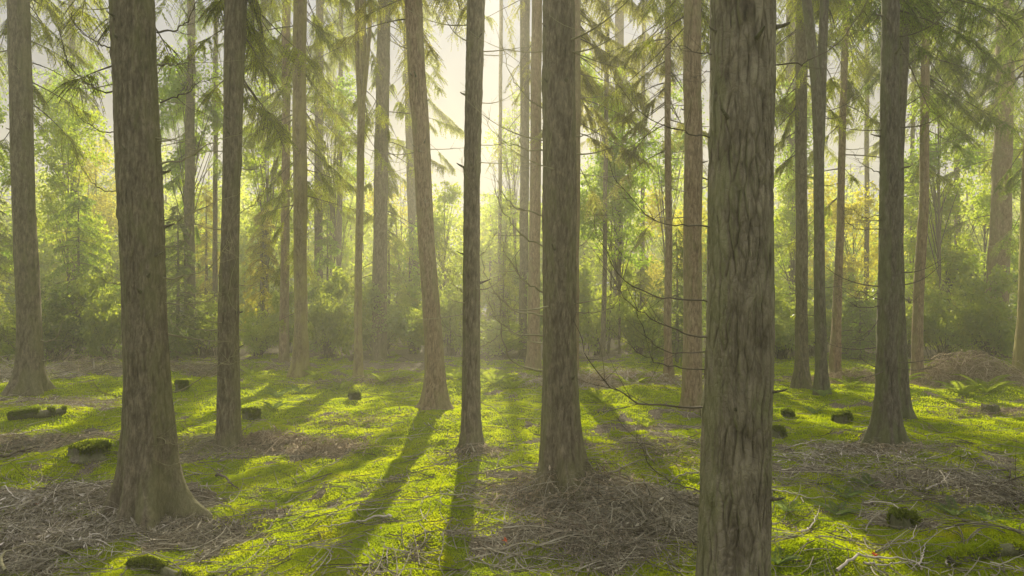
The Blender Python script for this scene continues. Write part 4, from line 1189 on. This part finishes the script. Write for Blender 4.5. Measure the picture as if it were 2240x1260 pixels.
heap('big tangle of brown dead twigs at the foot of the thick central trunk', 1265, 1085, .72, .5, .42, 950, 'dead_wood', 'bracken', L=(.25, .85), leaves=500)
heap('grey brush tangle in shade between central trunk and big near trunk', 1420, 1140, .62, .55, .36, 640, 'dead_wood', 'dead_wood', L=(.3, .9))
heap('low spread of twigs in the shadow below the central brush tangle', 1310, 1185, .55, .3, .13, 300, 'dead_wood', 'litter', L=(.25, .8))
heap('light brown twig heap left of the big near trunk, beyond the grey tangle', 1440, 985, .9, .7, .16, 420, 'dead_wood', 'bracken', L=(.2, .7))
heap('rusty dead bracken clump alone on the moss left of the leaning shadow', 718, 990, .40, .25, .24, 260, 'bracken', 'bracken', 'bracken_clump', 'dead bracken', L=(.12, .42), leaves=900, arch=1.6)
heap('brown bracken swept against the right foot of the twig wrapped trunk', 575, 968, .6, .35, .20, 380, 'bracken', 'bracken', 'bracken_clump', 'dead bracken', L=(.2, .6), leaves=500, arch=1.2)
heap('pale needle and twig patch beyond the rusty bracken clump', 770, 920, .75, .45, .05, 300, 'bracken', 'litter', L=(.1, .4), leaves=400)
heap('thick pile of grey branches left of the thick trunk foot', 150, 1105, .95, .5, .26, 650, 'dead_wood', 'pale_stick', L=(.3, .9))
heap('brown twig tangle halfway up at the left edge', 60, 975, 1.1, .45, .22, 500, 'dead_wood', 'bracken', L=(.25, .9), leaves=300)
heap('pale fine twigs spread at the foot of the leftmost trunk', 130, 885, 1.5, .7, .08, 500, 'bracken', 'pale_stick', L=(.15, .7), leaves=500)
heap('scattered sticks across the lower left corner', 90, 1190, .7, .4, .12, 320, 'dead_wood', 'pale_stick', L=(.3, .8))
heap('needle litter and bark bits in front of the thick left trunk', 350, 1165, .7, .25, .06, 320, 'litter', 'dead_wood', L=(.08, .4), leaves=900)
heap('grass like dead twigs between thick left trunk and twig wrapped trunk', 430, 985, .7, .4, .2, 360, 'dead_wood', 'green_twig', L=(.2, .7))
heap('long band of curled twigs left of the tall dark trunk foot', 1830, 1000, 1.2, .5, .16, 380, 'dead_wood', 'pale_stick', L=(.2, .7), arch=.9)
heap('dark brush band stretching right in front of the tall dark trunk', 2000, 1055, 1.3, .35, .2, 380, 'dead_wood', 'dead_wood', L=(.25, .8))
heap('dark brush in shade at the right edge', 2160, 1085, .9, .35, .2, 260, 'dark_twig', 'dead_wood', L=(.25, .8))
heap('ring of twigs round the foot of the tall dark trunk', 1935, 985, .6, .3, .12, 260, 'dead_wood', 'bracken', L=(.2, .6))
heap('small twig heap at the foot of the sunlit trunk', 1035, 995, .35, .22, .2, 200, 'dead_wood', 'bracken', L=(.15, .45))
heap('large rusty bracken mound before the bushes on the right', 2120, 836, 1.15, .6, .85, 1000, 'bracken', 'bracken', 'bracken_mound', 'dead bracken', rr=(.004, .008), L=(.3, 1.1), leaves=4000, arch=1.0)
heap('pale bracken mound right of the thick central trunk before the bushes', 1345, 842, 1.5, .7, .5, 900, 'bracken', 'pale_stick', 'bracken_mound', 'dead bracken', rr=(.004, .008), L=(.3, 1.1), leaves=2200, arch=1.0)
heap('brown bracken between the forked trunk and the tall dark trunk', 1860, 832, 1.0, .5, .35, 420, 'bracken', 'bracken', 'bracken_mound', 'dead bracken', rr=(.004, .008), L=(.3, 1.0), leaves=1800, arch=1.0)
heap('dead bracken and twigs in shade behind the thick left trunk', 450, 815, 1.8, .5, .35, 600, 'bracken', 'dead_wood', 'bracken_mound', 'dead bracken', rr=(.004, .008), L=(.3, 1.1), leaves=900)
heap('arched dead twigs right of the leftmost trunk by the dark bush', 205, 812, 1.2, .5, .55, 380, 'dead_wood', 'bracken', rr=(.004, .008), L=(.4, 1.4), leaves=200, arch=.9)
heap('dead twigs strewn below the very slim ochre trunk', 800, 835, 1.3, .35, .14, 380, 'bracken', 'dead_wood', rr=(.003, .006), L=(.3, .9), leaves=500)
heap('twisted pale twigs at the left edge behind the leftmost trunk', 0, 830, 1.2, .6, .6, 350, 'pale_stick', 'dead_wood', rr=(.004, .009), L=(.4, 1.3), arch=.3)
heap('litter band of brown stems at the foot of the right edge trunk', 2190, 905, .9, .3, .08, 320, 'bracken', 'litter', L=(.15, .5), leaves=500)

# ------------------------------------------------------------ stumps, logs, sticks
def stump(label, px, py, wpx, hpx, mat='bark_dark', moss_top=True, name='tree_stump', cat='tree stump'):
    c = hit(px, py)
    r = wpx / 2 * c[1] / FPX * .78
    h = hpx * c[1] / FPX * .52
    seg, nz_ = 40, 12
    rng = np.random.default_rng(int(px))
    rt = root(name, c, label, cat, 'stumps and mossy lumps on the moss')
    ang = np.arange(seg) * 2 * math.pi / seg
    zz = np.linspace(-.12, h, nz_)
    A, Z = np.meshgrid(ang, zz)
    f = 1 + .35 * np.clip(1 - (Z + .05) / max(h, .05), 0, 1) ** 2
    n1 = noise(np.cos(A) * 2.2, np.sin(A) * 2.2, Z * 3, int(px)); n2 = noise(np.cos(A) * 7, np.sin(A) * 7, Z * 4, int(px) + 1)
    R = r * f * (1 + .24 * n1 - .14 * np.abs(n2)) * .9
    Zt = Z + np.where(Z > h * .6, h * (.22 * noise(np.cos(A) * 1.6, np.sin(A) * 1.6, 0, int(px) + 2) + .38 * noise(np.cos(A) * 5, np.sin(A) * 5, 0, int(px) + 4)), 0)
    V = np.stack([R * np.cos(A), R * np.sin(A), Zt], -1).reshape(-1, 3)
    i = np.arange(nz_ - 1)[:, None] * seg; kk = np.arange(seg)[None, :]; k2 = (kk + 1) % seg
    Q = np.stack([i + kk, i + k2, i + seg + k2, i + seg + kk], -1).reshape(-1, 4)
    link('stump_wood', raw_mesh('stump_wood', V, Q, [M[mat]], smooth=True), rt)
    # top
    rings = [1.0, .75, .45, .15]
    Vt = []
    for q in rings:
        rr = R[-1] * q
        Vt.append(np.stack([rr * np.cos(ang), rr * np.sin(ang), Zt[-1] * q + (1 - q) * h + (.025 * (1 - q)) + .02 * noise(rr * np.cos(ang) * 9, rr * np.sin(ang) * 9, 0, 5)], -1))
    Vt = np.concatenate(Vt)
    i = np.arange(3)[:, None] * seg
    Q = np.stack([i + kk, i + k2, i + seg + k2, i + seg + kk], -1).reshape(-1, 4)
    cap = np.array([[3 * seg + j for j in range(seg)]])
    link('stump_top', raw_mesh('stump_top', Vt, [Q, cap], [M['bark_dark']], smooth=True), rt)
    if moss_top:
        n = 1900
        a = rng.uniform(0, 6.28, n); q = np.where(rng.uniform(size=n) < .45, np.sqrt(rng.uniform(0, 1, n)), 1 + np.abs(rng.normal(size=n)) * .22)
        ok_ = (q < 1) | (noise(np.cos(a) * 2, np.sin(a) * 2, 0, 77) > -.15); q = np.where(ok_, q, rng.uniform(0, 1, n))
        Rr = np.interp(a, np.append(ang, 6.2832), np.append(R[-1], R[-1][0])); Zz = np.interp(a, np.append(ang, 6.2832), np.append(Zt[-1], Zt[-1][0]))
        qq = np.where(q < 1, q, 1.0 + (q - 1) * .35)
        P = np.stack([Rr * qq * np.cos(a), Rr * qq * np.sin(a), np.where(q < 1, Zz * q + (1 - q) * (h + .025), Zz - (q - 1) * h * 2.0)], -1)
        d = norm(np.stack([rng.normal(size=n) * .5, rng.normal(size=n) * .5, np.ones(n)], -1)); w = norm(np.cross(d, unit_rand(n, rng)))
        g = Geo(); L = (.02 + .002 * c[1]) * rng.uniform(.6, 1.4, n); g.leaves(P, d, w, L, L * .42)
        link('moss_cap', g.build('moss_cap', [M['moss_shade']]), rt)
    return rt
stump('wide sawn stump with moss on top left of the tall dark trunk', 1843, 925, 54, 30)
stump('low stump in shade just right of the big near trunk', 1722, 912, 34, 16)
stump('mossy block stump close beside the big near trunk', 1700, 958, 44, 30)
stump('dark squat stump standing alone in sunlit moss at the right', 2168, 902, 46, 26, moss_top=False)
stump('small stump just right of the thick left trunk, in the back', 396, 852, 38, 24)
stump('mossy little stump on the lit moss left of the leaning trunk', 775, 875, 34, 26)
stump('round mossy stump right of the twig wrapped trunk', 550, 918, 52, 32)
stump('rotten dark stump with hollow front among shaded ferns, lower right', 1975, 1152, 70, 44, moss_top=True, mat='bark_dark')
stump('broad mossy lump between leftmost and thick left trunks', 198, 996, 104, 22)

def log(label, pts, r, mat='bark_dark', mossy=.5, name='fallen_log'):
    P = np.array([hit(px, py) for px, py in pts])
    c = P[0].copy()
    C = catmull(P, 36); C[:, 2] = ground_z(C[:, 0], C[:, 1]) + r * .55
    g = Geo()
    R = np.interp(np.linspace(0, 1, 36), [0, .04, .9, 1], [r * .7, r, r * .8, r * .5]) * (1 + .12 * noise(np.arange(36) * .6, 0, 0, 8))
    g.tubes((C - c)[None], R[None], 14)
    rt = root(name, c, label, 'log', 'fallen logs')
    link('log_wood', g.build('log_wood', [M[mat]], True), rt)
    rng = np.random.default_rng(int(pts[0][0]))
    n = int(7000 * mossy)
    k = rng.uniform(0, 35, n); i = np.minimum(k.astype(int), 34); u = (k - i)[:, None]
    keep = noise(k * .35, 0, 0, 9) > -.25
    p = C[i] * (1 - u) + C[i + 1] * u; T = norm(C[i + 1] - C[i]); sdv = norm(np.cross(T, np.array([0, 0, 1.])))
    a = rng.normal(size=n) * .6; rr = R[i] * .98
    p = p + sdv * (np.sin(a) * rr)[:, None] + np.array([0, 0, 1.]) * (np.cos(a) * rr)[:, None]
    d = norm(sdv * np.sin(a)[:, None] + np.array([0, 0, 1.]) * np.cos(a)[:, None] + rng.normal(size=(n, 3)) * .4); w = norm(np.cross(d, unit_rand(n, rng)))
    g = Geo(); L = (.018 + .0018 * c[1]) * rng.uniform(.6, 1.4, n)
    g.leaves((p - c)[keep], d[keep], w[keep], L[keep], L[keep] * .42)
    link('moss_cover', g.build('moss_cover', [M['moss_shade'] if 'left' in label else M['moss_tuft']]), rt)
log('mossy log lying at the left below the leftmost trunk', [(20, 918), (80, 912), (145, 905)], .065)
log('dark mossy log at the bottom edge left of centre', [(285, 1242), (350, 1252), (470, 1275)], .032)
log('moss grown root log in the lower right corner', [(2080, 1238), (2170, 1215), (2290, 1222)], .045)

def stick(label, pts, r, mat='pale_stick', n_side=5, lift=.02, sl=.25, name='fallen_branch', arch=0.0):
    P = np.array([hit(px, py) for px, py in pts])
    c = P[0].copy()
    C = catmull(P, 24)
    s = np.linspace(0, 1, 24)
    C[:, 2] = ground_z(C[:, 0], C[:, 1]) + r + lift + arch * np.sin(s * math.pi)
    C = C + .004 * RNG.normal(size=C.shape)
    g = Geo(); twig_geo(g, C - c, r, n_side, sl, RNG, up=.25, sides=7)
    o = link(name, g.build(name, [M[mat]], True), None, [float(q) for q in c])
    tag(o, label, 'fallen branch', 'fallen branches on the ground')
for lab, pts, r, mat, ns in [
    ('pale curved stick across the shadow of the leaning trunk', [(858, 1138), (820, 1140), (780, 1150), (740, 1158), (695, 1162)], .012, 'pale_stick', 2),
    ('long thin twig running down left from the rusty bracken clump', [(765, 985), (735, 1015), (690, 1045), (640, 1070), (590, 1085)], .006, 'dead_wood', 4),
    ('reddish twig pointing right from the rusty bracken clump', [(765, 985), (810, 985), (860, 980), (895, 985)], .006, 'bracken', 3),
    ('pale bent branch in the lower left, curving over other sticks', [(78, 1190), (100, 1176), (145, 1170), (200, 1160), (240, 1155)], .012, 'pale_stick', 6),
    ('stout mossy branch curving along the left edge bottom', [(10, 1260), (5, 1225), (40, 1205), (90, 1200), (150, 1215), (200, 1225), (250, 1250)], .012, 'green_twig', 5),
    ('dark branch lying below the mossy lump at the left edge', [(-20, 1008), (30, 1000), (60, 990), (110, 985)], .022, 'dark_twig', 6),
    ('pale branch reaching in from the left edge above the tangle', [(-20, 962), (40, 955), (90, 945), (130, 952)], .014, 'pale_stick', 6),
    ('arched grey branch at the left edge in the lower tangle', [(-20, 1135), (30, 1130), (65, 1133), (90, 1155)], .014, 'dead_wood', 4),
    ('long dark twig fallen in front of the thick left trunk', [(300, 1202), (380, 1198), (450, 1205), (520, 1225)], .006, 'dead_wood', 5),
    ('short dark stick on lit moss right of the thick left trunk', [(475, 1045), (500, 1060), (525, 1078)], .016, 'dark_twig', 1),
    ('curled brown twig on moss right of the thick trunk foot', [(415, 1110), (460, 1105), (510, 1120), (555, 1140)], .007, 'dead_wood', 4),
    ('upright forked white twig in the shadow between the tree shadows', [(935, 1090), (925, 1100), (922, 1110)], .006, 'pale_stick', 3),
    ('short upright twig on lit moss at the bottom centre', [(848, 1210), (846, 1235), (850, 1250)], .006, 'dead_wood', 1),
    ('forked pale branch standing in the grey brush tangle', [(1360, 1195), (1358, 1160), (1372, 1130), (1385, 1122)], .010, 'pale_stick', 3),
    ('long branch laid diagonally over the central twig heap', [(1160, 1105), (1210, 1080), (1270, 1062), (1340, 1072), (1420, 1095)], .010, 'green_twig', 8),
    ('thin long branch reaching left out of the central heap', [(1190, 1020), (1130, 1025), (1080, 1035), (1030, 1042)], .008, 'green_twig', 6),
    ('branch running along the bottom left of the central heap', [(1030, 1210), (1090, 1215), (1150, 1225), (1210, 1240)], .008, 'dead_wood', 6),
    ('light branch arcing along the bottom edge right of the near trunk', [(1830, 1258), (1860, 1235), (1900, 1228), (1960, 1230), (2020, 1250), (2050, 1265)], .011, 'pale_stick', 5),
    ('second pale branch crossing the arc at the bottom right', [(1890, 1240), (1960, 1242), (2040, 1236)], .008, 'pale_stick', 4),
    ('slender curved twig arching over the rotten dark stump', [(1890, 1108), (1935, 1106), (1975, 1128), (2002, 1150), (1995, 1185), (1965, 1208)], .007, 'pale_stick', 3),
    ('arched grey twig beneath the rotten dark stump', [(1915, 1215), (1945, 1195), (1985, 1190), (2010, 1200)], .007, 'dead_wood', 3),
    ('upright twig among shaded moss at the bottom right', [(2010, 1245), (2018, 1225), (2024, 1195)], .008, 'pale_stick', 3),
    ('forked twig at the bottom right near the mossy root log', [(2070, 1245), (2075, 1232), (2110, 1232), (2095, 1208)], .007, 'pale_stick', 3),
    ('long light stick leaning right beside the big near trunk', [(1755, 1170), (1780, 1150), (1795, 1110)], .009, 'pale_stick', 3),
    ('thin sticks crossing low beside the big near trunk', [(1680, 1075), (1730, 1085), (1780, 1095), (1830, 1098)], .007, 'pale_stick', 5),
    ('curly pale branch in the band left of the tall dark trunk', [(1720, 985), (1760, 975), (1800, 965), (1830, 975)], .009, 'pale_stick', 6),
    ('pale root twig in the dark brush near the right edge', [(2025, 1078), (2060, 1060), (2075, 1045), (2080, 1035)], .010, 'pale_stick', 4),
    ('short pale upright twig in the brush band right of centre', [(2105, 1100), (2115, 1080), (2128, 1055)], .008, 'dead_wood', 4),
    ('dark upright sapling twig at the right edge', [(2208, 1060), (2210, 1030), (2205, 1008)], .010, 'dark_twig', 3),
    ('broken branch lying across the twigs left of the near trunk', [(1320, 1045), (1380, 1020), (1440, 1008), (1530, 1000)], .009, 'dead_wood', 6),
    ('grey branch slanting from the near trunk into the tangle', [(1530, 1040), (1480, 1050), (1430, 1075), (1390, 1110)], .009, 'dead_wood', 6)]:
    stick(lab, pts, r, mat, ns)

# ------------------------------------------------------------ ferns
def fern_mesh(seed, mat, n_fronds=8, L=.45):
    rng = np.random.default_rng(seed)
    g = Geo()
    for k in range(n_fronds):
        az = k * 6.283 / n_fronds + rng.normal() * .3
        l = L * rng.uniform(.7, 1.2)
        s = np.linspace(0, 1, 16)
        out = np.array([math.cos(az), math.sin(az), 0])
        rise = rng.uniform(.6, 1.1)
        P = out * (l * s * .8)[:, None] + np.array([0, 0, 1.]) * (l * (rise * s - .62 * s * s * rise))[:, None]
        g.tubes(P[None], np.linspace(.003, .001, 16)[None], 3)
        T = norm(np.gradient(P, axis=0)); sv = norm(np.cross(T, np.array([0, 0, 1.])))
        w = .30 * l * np.sin(np.clip(s * 1.08, 0, 1) ** .7 * math.pi * .92 + .15)
        for sg in (-1, 1):
            for off in (0, .5):
                i = np.arange(1, 15)
                p = P[i] * (1 - off) + P[i + 1] * off
                d = norm(sv[i] * sg + T[i] * .35 - np.array([0, 0, .25]) + rng.normal(size=(14, 3)) * .06)
                g.leaves(p, d, norm(T[i] + rng.normal(size=(14, 3)) * .1), w[i] * .55 + .01, np.full(14, l * .034), 0)
    return g.build('fern', [M[mat]])
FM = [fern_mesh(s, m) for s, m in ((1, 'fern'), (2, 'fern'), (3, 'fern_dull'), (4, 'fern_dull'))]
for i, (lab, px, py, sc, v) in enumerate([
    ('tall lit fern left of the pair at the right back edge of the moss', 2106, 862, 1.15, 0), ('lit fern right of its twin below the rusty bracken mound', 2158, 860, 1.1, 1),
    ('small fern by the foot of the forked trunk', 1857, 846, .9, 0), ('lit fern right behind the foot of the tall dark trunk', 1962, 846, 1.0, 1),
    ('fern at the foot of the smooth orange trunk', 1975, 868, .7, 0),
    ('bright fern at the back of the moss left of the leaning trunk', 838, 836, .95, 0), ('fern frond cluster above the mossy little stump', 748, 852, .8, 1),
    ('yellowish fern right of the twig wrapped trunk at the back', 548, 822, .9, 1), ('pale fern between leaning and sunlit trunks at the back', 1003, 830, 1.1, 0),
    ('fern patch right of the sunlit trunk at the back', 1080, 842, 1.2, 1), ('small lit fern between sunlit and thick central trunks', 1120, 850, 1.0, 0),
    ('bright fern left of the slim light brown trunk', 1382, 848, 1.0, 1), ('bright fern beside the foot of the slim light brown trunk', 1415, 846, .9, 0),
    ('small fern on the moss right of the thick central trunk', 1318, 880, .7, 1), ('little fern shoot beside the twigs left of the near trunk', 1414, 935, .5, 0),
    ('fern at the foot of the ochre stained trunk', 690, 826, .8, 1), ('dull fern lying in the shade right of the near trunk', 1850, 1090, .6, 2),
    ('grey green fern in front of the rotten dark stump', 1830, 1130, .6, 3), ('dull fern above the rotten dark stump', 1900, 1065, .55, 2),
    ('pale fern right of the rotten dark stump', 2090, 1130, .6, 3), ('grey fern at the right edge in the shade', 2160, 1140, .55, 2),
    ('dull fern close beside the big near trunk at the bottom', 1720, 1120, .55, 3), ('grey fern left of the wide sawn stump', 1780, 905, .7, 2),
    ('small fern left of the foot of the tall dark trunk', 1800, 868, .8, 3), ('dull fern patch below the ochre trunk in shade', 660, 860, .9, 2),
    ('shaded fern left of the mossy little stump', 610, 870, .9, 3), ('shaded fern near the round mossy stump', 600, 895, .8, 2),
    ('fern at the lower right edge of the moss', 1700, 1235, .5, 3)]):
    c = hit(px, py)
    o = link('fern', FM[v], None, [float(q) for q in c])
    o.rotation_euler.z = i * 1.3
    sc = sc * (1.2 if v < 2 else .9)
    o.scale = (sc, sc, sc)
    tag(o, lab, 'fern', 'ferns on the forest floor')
# fern-like low cover at the back of the moss
for i, (lab, px, py, s) in enumerate([('single red leaf on moss near the lower left pile', 82, 1109, .05), ('red leaf by the left foot of the central twig heap', 1106, 1192, .045),
                                      ('small red leaf on shaded moss at the bottom right', 1915, 1222, .045)]):
    c = hit(px, py)
    a = np.linspace(0, 2 * math.pi, 10, endpoint=False)
    rr = s * (1 + .35 * np.cos(a * 5)) * .5
    V = np.vstack([[0, 0, .004], np.stack([rr * np.cos(a), rr * np.sin(a), .012 * np.sin(a * 2)], -1)])
    T = np.array([[0, 1 + k, 1 + (k + 1) % 10] for k in range(10)])
    o = link('red_leaf', raw_mesh('red_leaf', V, T, [M['red_leaf']]), None, [c[0], c[1], c[2] + .03])
    o.rotation_euler = (.6, .2, i)
    tag(o, lab, 'leaf', 'red leaves on the ground')

# ------------------------------------------------------------ haze
hz = Geo()
x0, x1, y0, y1, z0, z1 = -78, 78, -18, 66, -1.6, 16.2
V = [(x, y, z) for z in (z0, z1) for y in (y0, y1) for x in (x0, x1)]
Q = [[0, 2, 3, 1], [4, 5, 7, 6], [0, 1, 5, 4], [2, 6, 7, 3], [0, 4, 6, 2], [1, 3, 7, 5]]
hz.add(V, Q)
m, nt, out = new_mat('forest haze')
pv = nt.nodes.new('ShaderNodeVolumePrincipled')
pv.inputs['Color'].default_value = (1.0, .955, .74, 1)
pv.inputs['Density'].default_value = .0070
pv.inputs['Anisotropy'].default_value = .45
nt.links.new(pv.outputs[0], out.inputs['Volume'])
ho = link('haze', hz.build('haze', [m]))
tag(ho, 'pale sunlit haze filling the wood', 'haze', kind='stuff')
